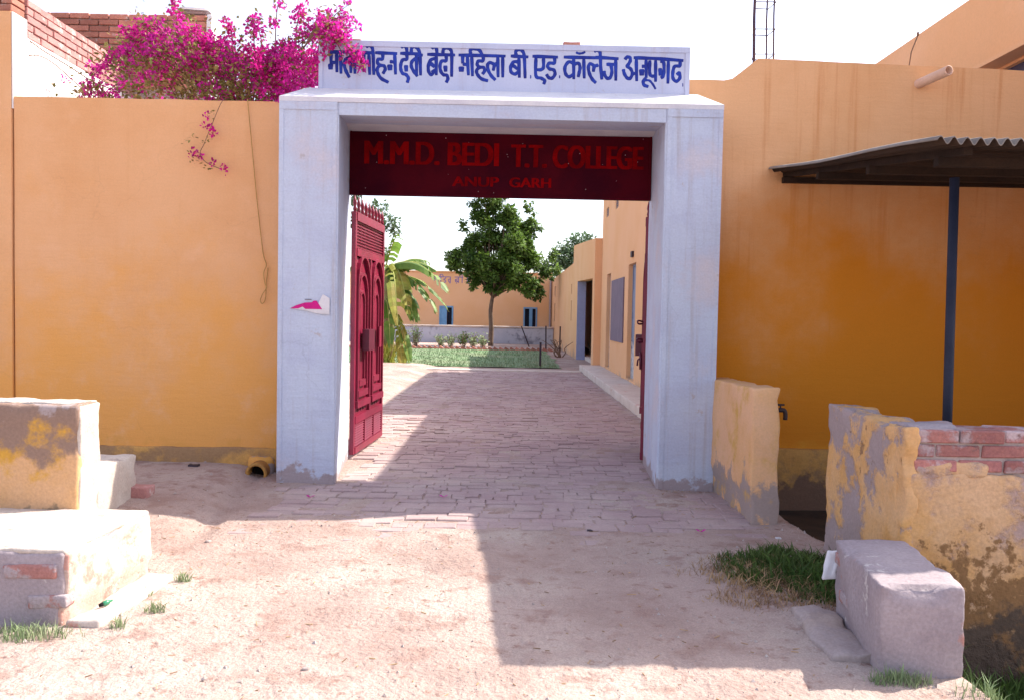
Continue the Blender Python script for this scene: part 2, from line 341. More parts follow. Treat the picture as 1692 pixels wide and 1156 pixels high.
# brick path through the gate
path = thing('brick_path', 'dusty brick paving running through the gateway to the lawn', None); path['kind'] = 'structure'
path.location = (0, 0, 0)
pv = []
def pave_mesh(seed):
    r = random.Random(seed); m = MB()
    a, b = .1155, .0563
    z = [r.uniform(-.004, .004) for _ in range(4)]
    c = [(-a, -b), (a, -b), (a, b), (-a, b)]; e = .006
    top = [(x*(1-e/abs(x)) , y*(1-e/abs(y)), z[i]) for i, (x, y) in enumerate(c)]
    mid = [(x + r.uniform(-.004, .004), y + r.uniform(-.003, .003), z[i]-.006) for i, (x, y) in enumerate(c)]
    bot = [(x, y, -.05) for x, y in c]
    m.add(top + mid + bot, [(0,1,2,3)] + [(4+i, 4+(i+1) % 4, (i+1) % 4, i) for i in range(4)] + [(8+i, 8+(i+1) % 4, 4+(i+1) % 4, 4+i) for i in range(4)])
    me = bpy.data.meshes.new('brick'); me.from_pydata(m.v, [], m.f); me.materials.append(M_pave); return me, m
pmesh = [pave_mesh(i) for i in range(10)]
rows = []
y = 5.78
while y < 23.3:
    sh = random.uniform(0, .24); x = -2.02 + sh - .24
    edge_l = -2.0 if y > 7.5 else -1.98 + .1*max(0, 6.6-y)
    while x < 2.0:
        if edge_l < x - .05 and x + .1 < 2.06 and not (8.9 > y > 7.5 and abs(x) > 1.42 + .0*y):
            hf = random.random() < .22
            if hf: rows.append((x + .0595, y + random.uniform(-.008, .008), random.uniform(-.006, .009) - .010*(1-ss(5.7, 6.4, y)), random.gauss(0, .03), .485))
            rows.append((x - (.0595 if hf else 0) + random.uniform(-.006, .006), y + random.uniform(-.008, .008), random.uniform(-.006, .009) - .010*(1-ss(5.7, 6.4, y)), random.gauss(0, .022), .485 if hf else 1))
        x += .238
    y += .119
small = MB(); cnt = 0
for (x, y, dz, a, hs_) in rows:
    me, m = random.choice(pmesh)
    if cnt < 300:
        o = bpy.data.objects.new('brick', me); COL.objects.link(o); o.parent = path; o.location = (x, y, dz); o.rotation_euler[2] = a; o.scale[0] = hs_; cnt += 1
    else:
        ca, sa = math.cos(a), math.sin(a)
        small.add([(x + vx*hs_*ca - vy*sa, y + vx*hs_*sa + vy*ca, dz + vz) for vx, vy, vz in m.v], m.f)
tag(small.build('brick_courses', M_paveS, path), kind='stuff')
kerb = thing('plinth_walk', 'raised cement walk along the right courtyard building', None); kerb['kind'] = 'structure'
rough('walk_slab', M_cementL, kerb, 2.06, 2.72, 9.0, 24.3, -.1, .16, .012, .02, .35)
e = rough('path_end_strip', M_cementL, None, -3.6, 2.02, 23.3, 23.75, -.05, .03, .008, .012, .3); tag(e, 'pale cement strip closing the brick path before the lawn', kind='structure')

# ------------------------------------------------------------------ gate arch
gate = thing('gate_arch', 'whitewashed masonry gateway with blue painted Hindi lettering on top', 'gateway', (0, 7.6, 0))
def pillar(pts):
    m = MB(); n = len(pts)
    zs = [-.2] + frange(0, 3.42, .19); rings = []
    for k, z in enumerate(zs):
        rings += [(x + .006*noise.noise(Vector((x*2, z*1.5, i))), y + .005*noise.noise(Vector((y, z*1.7, i+9))), z) for i, (x, y) in enumerate(pts)]
    m.add(rings, [(k*n+i, k*n+(i+1) % n, (k+1)*n+(i+1) % n, (k+1)*n+i) for k in range(len(zs)-1) for i in range(n)] + [tuple(range(n)), tuple((len(zs)-1)*n+i for i in range(n))])
    return m
pl = pillar([(-2.06, 7.6), (-1.552, 7.6), (-1.535, 7.612), (-1.665, 8.74), (-1.665, 8.9), (-2.06, 8.9)]).build('pillar', M_white, gate)
pr = pillar([(1.37, 7.612), (1.387, 7.6), (1.875, 7.6), (1.875, 8.9), (1.45, 8.9), (1.45, 8.74)]).build('pillar', M_white, gate)
for (a, b, p) in ((-2.06, -1.552, pl), (1.387, 1.875, pr)):                    # raised plaster border round each pillar face
    m = MB(); w = .035
    o_ = 7.594
    m.box(a-.004, a+w, o_, 7.606, -.05, 3.33); m.box(b-w, b+.002, o_, 7.606, -.05, 3.33); m.box(a-.004, b+.002, o_-.002, 7.606, 3.331, 3.40)
    m.build('plaster_border', M_white, p)
# lintel: splayed soffit, small fascia, weathered slope hipped at the ends
m = MB()
xl, xr = -2.066, 1.881
F = [(7.596, 3.405), (7.596, 3.445), (7.96, 3.615)]
vs = [(xl, 7.596, 3.402), (xr, 7.596, 3.402), (xr, 7.596, 3.445), (xl, 7.596, 3.445),
      (xl+.16, 7.96, 3.615), (xr-.16, 7.96, 3.625), (xl+.16, 8.5, 3.615), (xr-.16, 8.5, 3.625),
      (xl, 8.92, 3.445), (xr, 8.92, 3.445), (xl, 8.92, 3.402), (xr, 8.92, 3.402)]
m.add(vs, [(0,1,2,3), (3,2,5,4), (4,5,7,6), (6,7,9,8), (8,9,11,10), (2,9,7,5), (3,4,6,8), (1,11,9,2), (0,3,8,10), (0,10,11,1)])
m.build('sloped_cap', M_white2, gate)
m = MB()
m.add([(-1.535, 7.603, 3.29), (1.37, 7.603, 3.28), (1.37, 7.603, 3.4), (-1.535, 7.603, 3.4), (-1.665, 8.74, 3.44), (1.45, 8.74, 3.43), (-1.665, 8.9, 3.44), (1.45, 8.9, 3.43), (-1.665, 8.9, 3.45), (1.45, 8.9, 3.45), (-1.535, 7.7, 3.45), (1.37, 7.7, 3.45)],
      [(0,1,2,3), (0,4,5,1), (4,6,7,5), (6,8,9,7), (3,2,11,10), (10,11,9,8), (0,3,10,8,6,4), (1,5,7,9,11,2)])
m.build('lintel', M_white, gate)
sgn = MB().box(-1.795, 1.635, 7.95, 8.16, 3.55, 4.046).build('sign_block', M_signw, gate)
m = MB(); w = .045
m.box(-1.797, 1.637, 7.938, 7.955, 4.0, 4.05); m.box(-1.797, -1.76, 7.94, 7.955, 3.6, 3.999); m.box(1.595, 1.637, 7.94, 7.955, 3.6, 3.999)
m.build('sign_border', M_signw, sgn)
# brush lettering, in the sign face's own coordinates
STK = []
def Z(o, *strokes):
    for s in strokes:
        w = 30
        if isinstance(s[0], (int, float)): w = s[0]; s = s[1]
        STK.append(([(o[0] + p[0]/10.575, o[1] + p[1]/10.575) for p in s], w/10.575))
Z((535, 70), [(110,228),(610,236)], [(150,240),(150,430)], (44,[(140,430),(140,530)]), [(150,415),(245,405)], [(245,240),(250,575)], [(310,240),(320,600)],
  [(490,330),(410,345),(375,430),(400,540),(465,665)], [(490,240),(490,590)], [(555,240),(560,600)],
  [(680,240),(890,242)], [(715,250),(715,420)], (30,[(715,500),(715,570)]), [(715,420),(712,560)], [(720,410),(800,410)], [(800,250),(815,618)], [(750,145),(800,118),(850,142),(873,240),(885,618)],
  [(910,240),(1290,255)], [(1040,250),(1035,345),(965,350),(950,410),(995,452),(1060,465),(1082,520),(1040,600)], [(990,450),(945,515),(955,590),(1015,680),(1140,745)],
  (46,[(1160,440),(1165,540)]), [(1160,390),(1240,400)], [(1245,250),(1260,610)],
  [(1340,250),(1690,258)], [(1350,150),(1400,125),(1445,152),(1460,245)], [(1450,250),(1455,345),(1385,360),(1352,430),(1350,520),(1382,590),(1440,612),(1480,670),(1460,750)], (36,[(1440,450),(1445,560)]),
  [(1620,330),(1550,380),(1530,460),(1570,550),(1640,640)], [(1620,250),(1622,630)], [(1530,240),(1540,160),(1590,135),(1650,180),(1685,255)])
Z((685, 70), [(0,262),(145,280)], [(95,250),(105,625)], [(220,265),(700,275)], [(295,170),(330,135),(375,165),(390,255)], [(375,270),(375,620)], [(370,335),(290,355),(245,430),(240,540),(285,610),(345,550),(375,510)], (34,[(275,415),(350,480)]), (34,[(300,580),(355,530)]),
  [(545,280),(545,370),(472,378),(440,450),(452,550),(500,610),(555,620),(575,680),(545,745)], (36,[(530,455),(538,560)]), [(490,250),(500,180),(560,155),(620,185),(642,265),(640,645)],
  [(760,275),(1570,290)], [(830,285),(830,420)], (48,[(808,470),(808,560)]), [(830,425),(910,440)], [(910,285),(930,620)],
  [(970,255),(962,190),(1030,165),(1120,195),(1170,275)], [(985,270),(1000,635)], [(1185,295),(1180,370),(1105,375),(1080,430),(1120,478),(1190,485),(1210,540),(1170,600)], [(1115,480),(1070,540),(1090,610),(1160,680),(1270,712)],
  [(1430,412),(1385,435),(1355,540)], [(1375,432),(1310,402),(1262,432),(1272,530),(1320,620),(1398,700)], [(1435,292),(1442,650)], [(1520,292),(1522,652)])
Z((830, 75), [(125,235),(430,250)], [(220,230),(212,160),(260,125),(320,145),(358,240),(375,615)], [(265,250),(275,605)], [(260,335),(180,335),(130,400),(130,500),(200,542),(265,490)], [(160,390),(250,460)], (30,[(462,588),(480,588)]),
  [(500,238),(940,252)], [(560,250),(560,565),(650,610),(712,650),(695,715)], [(690,260),(690,420),(650,465),(580,466)], [(880,252),(880,350),(795,352),(762,400),(792,450),(868,470),(890,540),(842,608),(782,600),(742,540)], (27,[(962,585),(980,585)]),
  [(1040,250),(1690,262)], (20,[(1250,168),(1300,188),(1360,182),(1410,160)]), [(1210,250),(1215,625)], [(1210,352),(1125,332),(1062,420),(1072,530),(1132,585),(1210,540)], [(1220,372),(1290,352),(1322,420),(1310,500),(1290,590)], [(1385,270),(1395,612)],
  [(1640,382),(1570,412),(1550,500)], [(1585,412),(1505,362),(1466,410),(1482,520),(1532,620),(1600,690)], [(1560,152),(1605,132),(1660,155),(1672,250),(1680,440),(1700,630)])
Z((980, 75), [(0,250),(400,275)], [(350,270),(355,648)], [(190,370),(340,372)], [(270,380),(286,500),(260,590),(212,610),(166,560),(152,480)],
  [(510,290),(540,248),(590,250),(603,305),(570,370),(548,400),(612,450),(640,530),(600,608),(550,600),(502,530),(482,450)], [(630,532),(700,520)], [(705,260),(716,655)], [(660,255),(1100,272),(1520,302)],
  (46,[(800,450),(803,560)]), [(800,402),(870,402)], [(875,280),(880,600)], [(880,600),(832,650),(842,718),(920,748)], (20,[(850,642),(930,642),(990,700),(1045,790)]),
  [(940,300),(940,520),(982,568),(1040,560)], [(1040,300),(1042,665)], [(1120,312),(1178,335),(1186,480),(1170,570),(1130,600)], (34,[(1118,430),(1122,560)]), [(1260,310),(1256,695)],
  [(1460,322),(1460,390),(1372,400),(1342,480),(1342,600),(1400,655),(1460,600),(1450,510),(1405,545)], (30,[(1505,715),(1520,715)]))
def letter_mesh(strokes, X0, Y0, Z0, sc, px0, py0, rot, depth):
    m = MB(); c, s = math.cos(rot), math.sin(rot)
    for pts, r in strokes:
        q = cr([(X0 + ((p[0]-px0)*c + (p[1]-py0)*s)*sc, 0, Z0 - (-(p[0]-px0)*s + (p[1]-py0)*c)*sc) for p in pts], 5)
        rr = [r*sc*(.8 if i in (0, len(q)-1) else 1.0 + .08*math.sin(i*1.3)) for i in range(len(q))]
        t = MB().tube(q, rr, 8)
        m.add([(v[0], Y0 + (v[1])*depth/(r*sc), v[2]) for v in t.v], t.f)
    return m
lt = letter_mesh(STK, -.078, 7.9495, 3.838, 7.95/1400, 832, 115, R(.95), .0035).build('painted_lettering', M_blue, sgn, True)
tag(lt, 'blue hand-painted Hindi college name')
b = rough('loose_brick', M_brick, None, .46, .62, 7.99, 8.1, 4.046, 4.10, .004, .008, .08); tag(b, 'single reddish brick lying on top of the gate sign', 'brick')
b = rough('loose_brick', M_brick, None, -1.60, -1.42, 8.0, 8.1, 4.046, 4.085, .004, .008, .08); tag(b, 'low brick fragment on the sign top beside the pink flowers', 'brick')

# name board hung at the back of the gateway
nb = thing('name_board', 'dark maroon sheet metal board with faded red capitals under the lintel', 'sign', (-.11, 8.85, 2.75))
pan = MB().box(-1.66, -.41, 8.80, 8.83, 2.75, 3.432).box(-.412, 1.445, 8.8015, 8.83, 2.75, 3.432).build('panel', M_board, nb)
m = MB()
for q in ((-1.66, 1.445, 8.785, 8.80, 2.75, 2.775), (-1.66, 1.445, 8.785, 8.80, 3.41, 3.432), (-1.66, -1.64, 8.786, 8.80, 2.776, 3.409), (1.425, 1.445, 8.786, 8.80, 2.776, 3.409)): m.box(*q)
m.build('frame', M_board, nb)
def text(body, name, x, z, h, y, mt, parent, width=None, bold=0, shear=0, facing=0):
    cu = bpy.data.curves.new(name, 'FONT'); cu.body = body; cu.size = 1; cu.extrude = .002
    o = bpy.data.objects.new('tmp', cu); COL.objects.link(o)
    dg = bpy.context.evaluated_depsgraph_get(); me = bpy.data.meshes.new_from_object(o.evaluated_get(dg)); bpy.data.objects.remove(o)
    xsn = [v.co.x for v in me.vertices]; zsn = [v.co.y for v in me.vertices]
    sx = (width/(max(xsn)-min(xsn))) if width else h/(max(zsn)-min(zsn)); sz = h/(max(zsn)-min(zsn))
    for v in me.vertices: v.co = Vector((x + (v.co.x-min(xsn))*sx, y - v.co.z, z + (v.co.y-min(zsn))*sz))
    me.name = name
    m = MB()
    for k in range(-bold, bold+1):
        m.add([(v.co.x + k*.0065, v.co.y - .0004*k, v.co.z) for v in me.vertices], [tuple(p.vertices) for p in me.polygons])
    return m.build(name, mt, parent)
text('M.M.D. BEDI', 'lettering', -1.50, 3.07, .235, 8.797, M_bletter, pan, 1.36, 2)
text('T.T. COLLEGE', 'lettering', .01, 3.065, .235, 8.797, M_bletter, pan, 1.34, 2)
text('ANUP', 'lettering', -.60, 2.86, .10, 8.797, M_bletter, pan, .47, 1)
text('GARH', 'lettering', -.01, 2.86, .10, 8.797, M_bletter, pan, .42, 1)
m = MB()
for _ in range(26):
    x, z, r = random.uniform(-1.6, 1.4), random.uniform(2.78, 3.4), random.uniform(.002, .006); m.box(x, x+r*1.4, 8.797, 8.802, z, z+r)
tag(m.build('paint_chips', M_speck, pan), kind='stuff')

# ------------------------------------------------------------------ steel gate leaves
def gate_leaf(label, ax, ay, bx, by, side, spout=False):
    """leaf from hinge a to free edge b; side = +1 decorated face to the left of a->b, -1 to the right"""
    root = thing('gate_leaf', label, 'gate', (ax, ay, 0), 'open steel gate leaves')
    d = Vector((bx-ax, by-ay, 0)); W = d.length; d.normalize(); nrm = Vector((-d.y, d.x, 0)) * side
    A = Vector((ax, ay, 0))
    def P(s, t, z): return A + d*s + nrm*t + Vector((0, 0, z))
    def bx_(m, s0, s1, t0, t1, z0, z1):
        vs = [P(s, t, z) for z in (z0, z1) for s, t in ((s0,t0),(s1,t0),(s1,t1),(s0,t1))]
        return m.add(vs, [(0,3,2,1),(4,5,6,7),(0,1,5,4),(1,2,6,5),(2,3,7,6),(3,0,4,7)])
    def one(name, mt, *a, par=None): return bx_(MB(), *a).build(name, mt, par or root)
    one('stile', M_red, 0, .06, -.02, .025, .04, 2.60); one('stile', M_red, W-.06, W, -.02, .025, .04, 2.60)
    one('mid_stile', M_red, W/2-.025, W/2+.025, -.018, .03, .43, 2.16)
    for z0, z1 in ((.04, .11), (.36, .44), (2.14, 2.22), (2.51, 2.60)):
        one('rail', M_red, .061, W-.061, -.021, .032, z0, z1)
    one('backing_sheet', M_red, .062, W-.062, -.012, -.004, .10, 2.15)
    for k in range(8 + 1):
        s = .05 + k*(W-.1)/8; m = MB()
        m.tube([P(s, 0, 2.601), P(s, 0, 2.63), P(s, 0, 2.66), P(s, 0, 2.69), P(s, 0, 2.72), P(s, 0, 2.775)], [.012, .022, .014, .022, .018, .003], 8)
        m.build('spike', M_red, root, True)
    lat = bx_(MB(), .062, W-.062, -.010, -.006, 2.23, 2.50).build('lattice', M_redD, root)
    m = MB()
    for k in range(22):
        s = .07 + k*(W-.14)/21; bx_(m, s-.006, s+.006, .0, .008, 2.222, 2.508)
    for k in range(9):
        z = 2.235 + k*.033; bx_(m, .062, W-.062, .0085, .014, z-.006, z+.006)
    tag(m.build('lattice_bars', M_red, lat), kind='stuff')
    # louvres in three bays
    bw = (W-.12)/3
    for b in range(3):
        s0 = .06 + b*bw
        if b: one('louvre_post', M_red, s0-.016, s0+.016, -.004, .03, .112, .358)
        for k in range(9):
            z = .118 + k*.027; m = MB()
            m.add([P(s0+.02, -.003, z+.022), P(s0+bw-.02, -.003, z+.022), P(s0+bw-.02, .024, z), P(s0+.02, .024, z), P(s0+.02, -.003, z+.027), P(s0+bw-.02, -.003, z+.027), P(s0+bw-.02, .026, z+.004), P(s0+.02, .026, z+.004)],
                  [(0,1,2,3),(4,7,6,5),(0,4,5,1),(1,5,6,2),(2,6,7,3),(3,7,4,0)])
            m.build('louvre', M_red, root)
    # two tall niches: three nested arches over a stepped foot
    for q in range(2):
        sc = .06 + (W/2-.085)*.5 + q*(W/2-.035) + .0; hw0 = (W/2-.085)/2 - .03
        pn = one('niche_sheet', M_red, sc-hw0-.02, sc+hw0+.02, -.003, .002, .455, 2.13)
        for k in range(3):
            hw = hw0 - k*.085; zt = 1.90 - k*.115 - hw*.25; zb = .60 + k*.11; th = .030; dp = .044 - k*.011
            if hw < .06: hw = .06
            out = [(-hw, zb)] + [(-hw*math.cos(t*math.pi/12), zt + hw*math.sin(t*math.pi/12)*1.15) for t in range(13)] + [(hw, zb)]
            hi = hw - th
            inn = [(-hi, zb)] + [(-hi*math.cos(t*math.pi/12), zt + hi*math.sin(t*math.pi/12)*1.15) for t in range(13)] + [(hi, zb)]
            m = MB(); n = len(out)
            vs = [P(sc+a, dp, z) for a, z in out] + [P(sc+a, dp, z) for a, z in inn] + [P(sc+a, .002, z) for a, z in out] + [P(sc+a, .002, z) for a, z in inn]
            fs = []
            for i in range(n-1):
                fs += [(i, i+1, n+i+1, n+i), (i, 2*n+i, 2*n+i+1, i+1), (n+i, n+i+1, 3*n+i+1, 3*n+i)]
            m.add(vs, fs + [(0, n, 3*n, 2*n), (n-1, 2*n-1, 4*n-1, 3*n-1)]); m.build('arch_moulding', M_red, pn)
            one('step', M_red, sc-hw-.012, sc+hw+.012, .003, .05-k*.010, zb-.075, zb-.005, par=pn)
        for k in range(3):
            m = MB(); c = P(sc + (k-1)*.12, .003, .487)
            m.add([c + d*.022, c + Vector((0,0,.024)), c - d*.022, c - Vector((0,0,.024)), c + nrm*.016], [(0,1,4),(1,2,4),(2,3,4),(3,0,4)]); m.build('diamond_stud', M_redD, pn)
        if q == 0: one('letter_box', M_redD, sc-.12, sc+.17, .046, .12, 1.13, 1.36)
        else: one('lock_plate', M_red, sc-.02, sc+.10, .046, .062, 1.14, 1.38)
    return root, P
gate_leaf('crimson steel gate leaf with niches and spikes, swung inward at the left pillar', -1.64, 8.93, -1.555, 10.42, -1)
g2, P2 = gate_leaf('gate leaf seen edge on as a thin dark line at the right pillar', 1.450, 8.93, 1.765, 10.42, 1)
for z in (1.50, 1.31):
    m = MB(); m.tube(cr([P2(.06, .03, z), P2(.03, .075, z+.012), P2(.0, .085, z), P2(.0, .075, z-.022), P2(.05, .03, z-.02)], 4), .010, 6); m.build('latch_ring', M_redD, g2, True)
m = MB(); m.tube([P2(.03, .045, 1.0), P2(.03, .05, 1.18)], .014, 8); m.tube([P2(.03, .05, 1.12), P2(.02, .075, 1.10), P2(.02, .08, 1.04)], .01, 6); m.build('drop_bolt', M_redD, g2, True)

# ------------------------------------------------------------------ left boundary wall and what stands behind it
lw = thing('boundary_wall', 'plain orange wall left of the gateway under the pink bougainvillea', 'wall', (-3.4, 8.1, 0))
def wob_wall(x0, x1, y0, y1, z0, ztop, step=.12, amp=.006):
    """wall slab along x whose faces and top edge waver slightly; ztop(x) gives the top"""
    m = MB(); xs_ = frange(x0, x1, step); n = 14
    for side, yy in ((0, y0), (1, y1)):
        for x in xs_:
            zt = ztop(x) + .006*noise.noise(Vector((x*3, yy, 1)))
            for k in range(n+1):
                z = z0 + (zt-z0)*k/n; m.v.append((x, yy + amp*noise.noise(Vector((x*1.3, z*1.3, yy))), z))
    c = len(xs_)*(n+1); I = lambda s, i, k: s*c + i*(n+1) + k
    for i in range(len(xs_)-1):
        for k in range(n): m.f += [(I(0,i,k), I(0,i+1,k), I(0,i+1,k+1), I(0,i,k+1)), (I(1,i,k), I(1,i,k+1), I(1,i+1,k+1), I(1,i+1,k))]
        m.f += [(I(0,i,n), I(0,i+1,n), I(1,i+1,n), I(1,i,n)), (I(0,i,0), I(1,i,0), I(1,i+1,0), I(0,i+1,0))]
    e = len(xs_)-1
    for k in range(n): m.f += [(I(0,0,k), I(0,0,k+1), I(1,0,k+1), I(1,0,k)), (I(0,e,k), I(1,e,k), I(1,e,k+1), I(0,e,k+1))]
    return m
wob_wall(-4.70, -2.05, 8.1, 8.33, -.2, lambda x: 3.515).build('masonry', M_wall, lw)
rough('plinth', M_plinth, lw, -4.72, -2.065, 8.055, 8.2, -.2, .235, .010, .012, .12)
cp = thing('stair_wall', 'white plastered wall topped with bare bricks behind the orange wall', 'wall', (-4.8, 8.3, 0))
MB().box(-6.6, -4.715, 8.08, 8.32, -.2, 4.30).build('orange_pier', M_wall, cp)
MB().box(-4.712, -4.70, 8.086, 8.325, 3.4, 4.298).box(-4.94, -4.70, 8.326, 12.6, -.2, 4.13).build('plaster_face', mat('bright_limewash', (.74, .72, .70), .9, (.70, .67, .66), 2, .05, 50, .2, 40, patches=[((.52, .30, .24), 3, .74, .04)]), cp)
def bricks_run(axis, s0, s1, c0, c1, z0, n, mt, parent, L=.23, H=.066, gap=.010, jit=.006, skip=0, hdr=None):
    """courses of single bricks; every brick an object"""
    cache = {}
    for k in range(n):
        s = s0 - (L+gap)*.5*(k % 2); z = z0 + k*(H+gap)
        while s < s1 - .03:
            a, b = max(s, s0), min(s+L, s1); s += L+gap
            if b-a < .03 or random.random() < skip: continue
            key = (round(b-a, 3), random.randrange(3))
            if key not in cache:
                r = random.Random(hash(key)); h = [r.uniform(-.004, .004) for _ in range(24)]
                l2, w2 = (b-a)/2, (c1-c0)/2; m = MB(); e = .008
                pts = [(sx*(l2), sy*(w2), sz*H/2) for sz in (-1,1) for sx, sy in ((-1,-1),(1,-1),(1,1),(-1,1))]
                pts = [(p[0]+h[i*3], p[1]+h[i*3+1], p[2]+h[i*3+2]) for i, p in enumerate(pts)]
                if axis == 'y': pts = [(-p[1], p[0], p[2]) for p in pts]
                me = bpy.data.meshes.new('brick'); me.from_pydata(pts, [], [(0,3,2,1),(4,5,6,7),(0,1,5,4),(1,2,6,5),(2,3,7,6),(3,0,4,7)])
                bm = bmesh.new(); bm.from_mesh(me); bmesh.ops.bevel(bm, geom=bm.edges[:], offset=.006, segments=1, affect='EDGES'); bm.to_mesh(me); bm.free()
                me.materials.append(mt); cache[key] = me
            o = bpy.data.objects.new('brick', cache[key]); COL.objects.link(o); o.parent = parent; o.matrix_parent_inverse = Matrix.Translation(-parent.location)
            cs, cc = (a+b)/2, (c0+c1)/2 + random.uniform(-jit, jit)
            o.location = (cs, cc, z+H/2) if axis == 'x' else (cc, cs, z+H/2)
            o.rotation_euler[2] = random.gauss(0, .008)
MB().box(-4.925, -4.716, 8.36, 12.6, 4.125, 4.50).build('mortar_core', M_mort, cp)
bricks_run('y', 8.34, 12.6, -4.93, -4.70, 4.135, 5, M_brickL, cp, L=.115 if False else .225)
bricks_run('x', -5.9, -4.72, 8.10, 8.32, 4.305, 4, M_brick, cp)
fb = thing('brick_parapet', 'bare brown brick parapet rising behind the bougainvillea', 'wall', (-4.6, 10.6, 0))
MB().box(-6.3, -3.76, 10.625, 10.82, 3.0, 5.13).build('mortar_core', M_mort, fb)
bricks_run('x', -6.3, -3.77, 10.6, 10.83, 4.25, 12, M_brick, fb)
rough('cement_cap', M_cement, fb, -4.12, -3.76, 10.58, 10.85, 5.162, 5.25, .01, .05, .08)
rough('plaster_end', mat('bright_limewash', ()), fb, -3.775, -3.70, 10.57, 10.86, 3.0, 5.16, .008, .02, .12)

# torn poster on the left pillar
po = thing('torn_poster', 'torn white paper poster with a magenta scrap on the left pillar', 'poster', (-1.78, 7.595, 1.6))
MB().prism([(-1.83, 1.555), (-1.70, 1.525), (-1.60, 1.52), (-1.60, 1.665), (-1.66, 1.70), (-1.70, 1.62), (-1.81, 1.61), (-1.93, 1.565)], 7.5885, 7.5935).build('paper', M_paper, po)
MB().prism([(-1.955, 1.566), (-1.88, 1.568), (-1.84, 1.585), (-1.815, 1.565), (-1.665, 1.565), (-1.715, 1.640), (-1.74, 1.640), (-1.76, 1.625), (-1.82, 1.622), (-1.90, 1.595)], 7.5865, 7.5882).build('printed_scrap', M_mag, po)
MB().box(-1.82, -1.76, 7.5866, 7.5882, 1.646, 1.654).build('print_line', M_ink, po)

# cable with a loop hanging on the left wall
m = MB(); m.tube(cr([(-2.495, 8.08, 3.53), (-2.46, 8.075, 3.2), (-2.40, 8.078, 2.6), (-2.34, 8.08, 2.1), (-2.305, 8.075, 1.98), (-2.325, 8.06, 1.90), (-2.315, 8.07, 1.80), (-2.30, 8.07, 1.76), (-2.33, 8.05, 1.70), (-2.355, 8.06, 1.64), (-2.335, 8.06, 1.61), (-2.31, 8.07, 1.66), (-2.305, 8.075, 1.80), (-2.29, 8.08, 1.95)], 6), .0045, 5)
tag(m.build('hanging_cord', M_rope, None, True), 'thin straw coloured cord with a loop hanging down the orange wall', 'cord')

# clay drain pipe at the foot of the left wall
dp = thing('drain_pipe', 'short clay drain pipe poking out at the foot of the left pillar', 'pipe', (-2.33, 7.9, .05))
m = MB(); n = 20
for y_, r in ((8.25, .095), (7.86, .095), (7.84, .100), (7.80, .100), (7.80, .075), (8.25, .075)):
    m.v += [(-2.32 + (7.9-y_)*.1 + r*math.cos(2*math.pi*k/n), y_, .035 + r*math.sin(2*math.pi*k/n)) for k in range(n)]
m.f = [(i*n+k, i*n+(k+1) % n, (i+1)*n+(k+1) % n, (i+1)*n+k) for i in range(5) for k in range(n)]
m.build('pipe_ring', M_clay, dp, True)
rough('mortar_collar', M_wall, dp, -2.45, -2.21, 8.0, 8.12, -.1, .16, .012, .04, .06)
MB().tube([(-2.32, 7.97, .035), (-2.32, 7.99, .035)], .074, 16).build('dark_bore', M_black, dp)

# ------------------------------------------------------------------ right front building
fbld = thing('front_building', 'orange flat-roofed building front right of the gateway behind the shed roof', 'building', (3.6, 8.1, 0))
def rtop(x): return 3.80 if x < 2.05 else (3.80 + (x-2.05)/.26*.21 if x < 2.31 else 4.01 - (x-2.31)*.024)
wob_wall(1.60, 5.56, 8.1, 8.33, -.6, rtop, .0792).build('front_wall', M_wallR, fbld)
rough('plinth', M_plinth, fbld, 2.09, 5.55, 8.04, 8.2, -.6, .33, .010, .015, .14)
MB().box(2.46, 2.69, 8.34, 14.9, -.2, 4.0).build('side_wall', M_wallI, fbld)
MB().box(2.70, 5.55, 8.34, 14.9, 3.45, 3.6).build('roof', M_cement, fbld)
m = MB(); n = 14
A, Bq = Vector((3.82, 8.2, 3.80)), Vector((3.93, 7.72, 3.825))
ax = (Bq-A).normalized(); u = ax.cross(Vector((0,0,1))).normalized(); w = u.cross(ax)
for c, r in ((A, .046), (Bq, .046), (Bq, .034), (A, .034)): m.v += [tuple(c + u*r*math.cos(2*math.pi*k/n) + w*r*math.sin(2*math.pi*k/n)) for k in range(n)]
m.f = [(i*n+k, i*n+(k+1) % n, (i+1)*n+(k+1) % n, (i+1)*n+k) for i in range(3) for k in range(n)]
m.build('water_spout', M_pipeW, fbld, True)
rb = thing('rebar_column', 'four rusty reinforcement bars with ties sticking up above the parapet', 'rebar', (2.43, 8.4, 3.6))
for x, y_ in ((2.345, 8.35), (2.375, 8.50), (2.505, 8.50), (2.53, 8.35)):
    MB().tube([(x, y_, 3.45), (x+.004, y_, 4.1), (x-.006, y_, 4.5), (x+.002, y_, 5.2)], .0085, 6).build('bar', M_rust, rb)
for z in (4.12, 4.36, 4.62):
    MB().tube([(2.34, 8.34, z), (2.37, 8.515, z+.005), (2.515, 8.515, z), (2.54, 8.34, z+.008), (2.34, 8.338, z+.004)], .005, 5).build('stirrup', M_rust, rb)
m = MB(); m.tube([(3.80, 8.25, 3.9), (3.83, 8.25, 4.15), (3.885, 8.25, 4.30)], .006, 5)
m.tube([(3.885, 8.25, 4.30), (3.887, 8.25, 4.335)], .012, 6)
tag(m.build('wire_stub', M_twig, None), 'thin bent wire standing on the parapet left of the water spout', 'wire')
tp = thing('water_tap', 'small dark tap on a stub pipe by the orange stub wall', 'tap', (2.3, 6.9, .78))
MB().tube([(2.08, 6.62, .845), (2.16, 6.62, .845)], .013, 8).build('pipe', M_iron, tp)
m = MB(); m.tube(cr([(2.13, 6.62, .845), (2.175, 6.62, .845), (2.19, 6.62, .82), (2.19, 6.62, .77)], 4), [.018]*13, 8); m.build('spout', M_iron, tp, True)
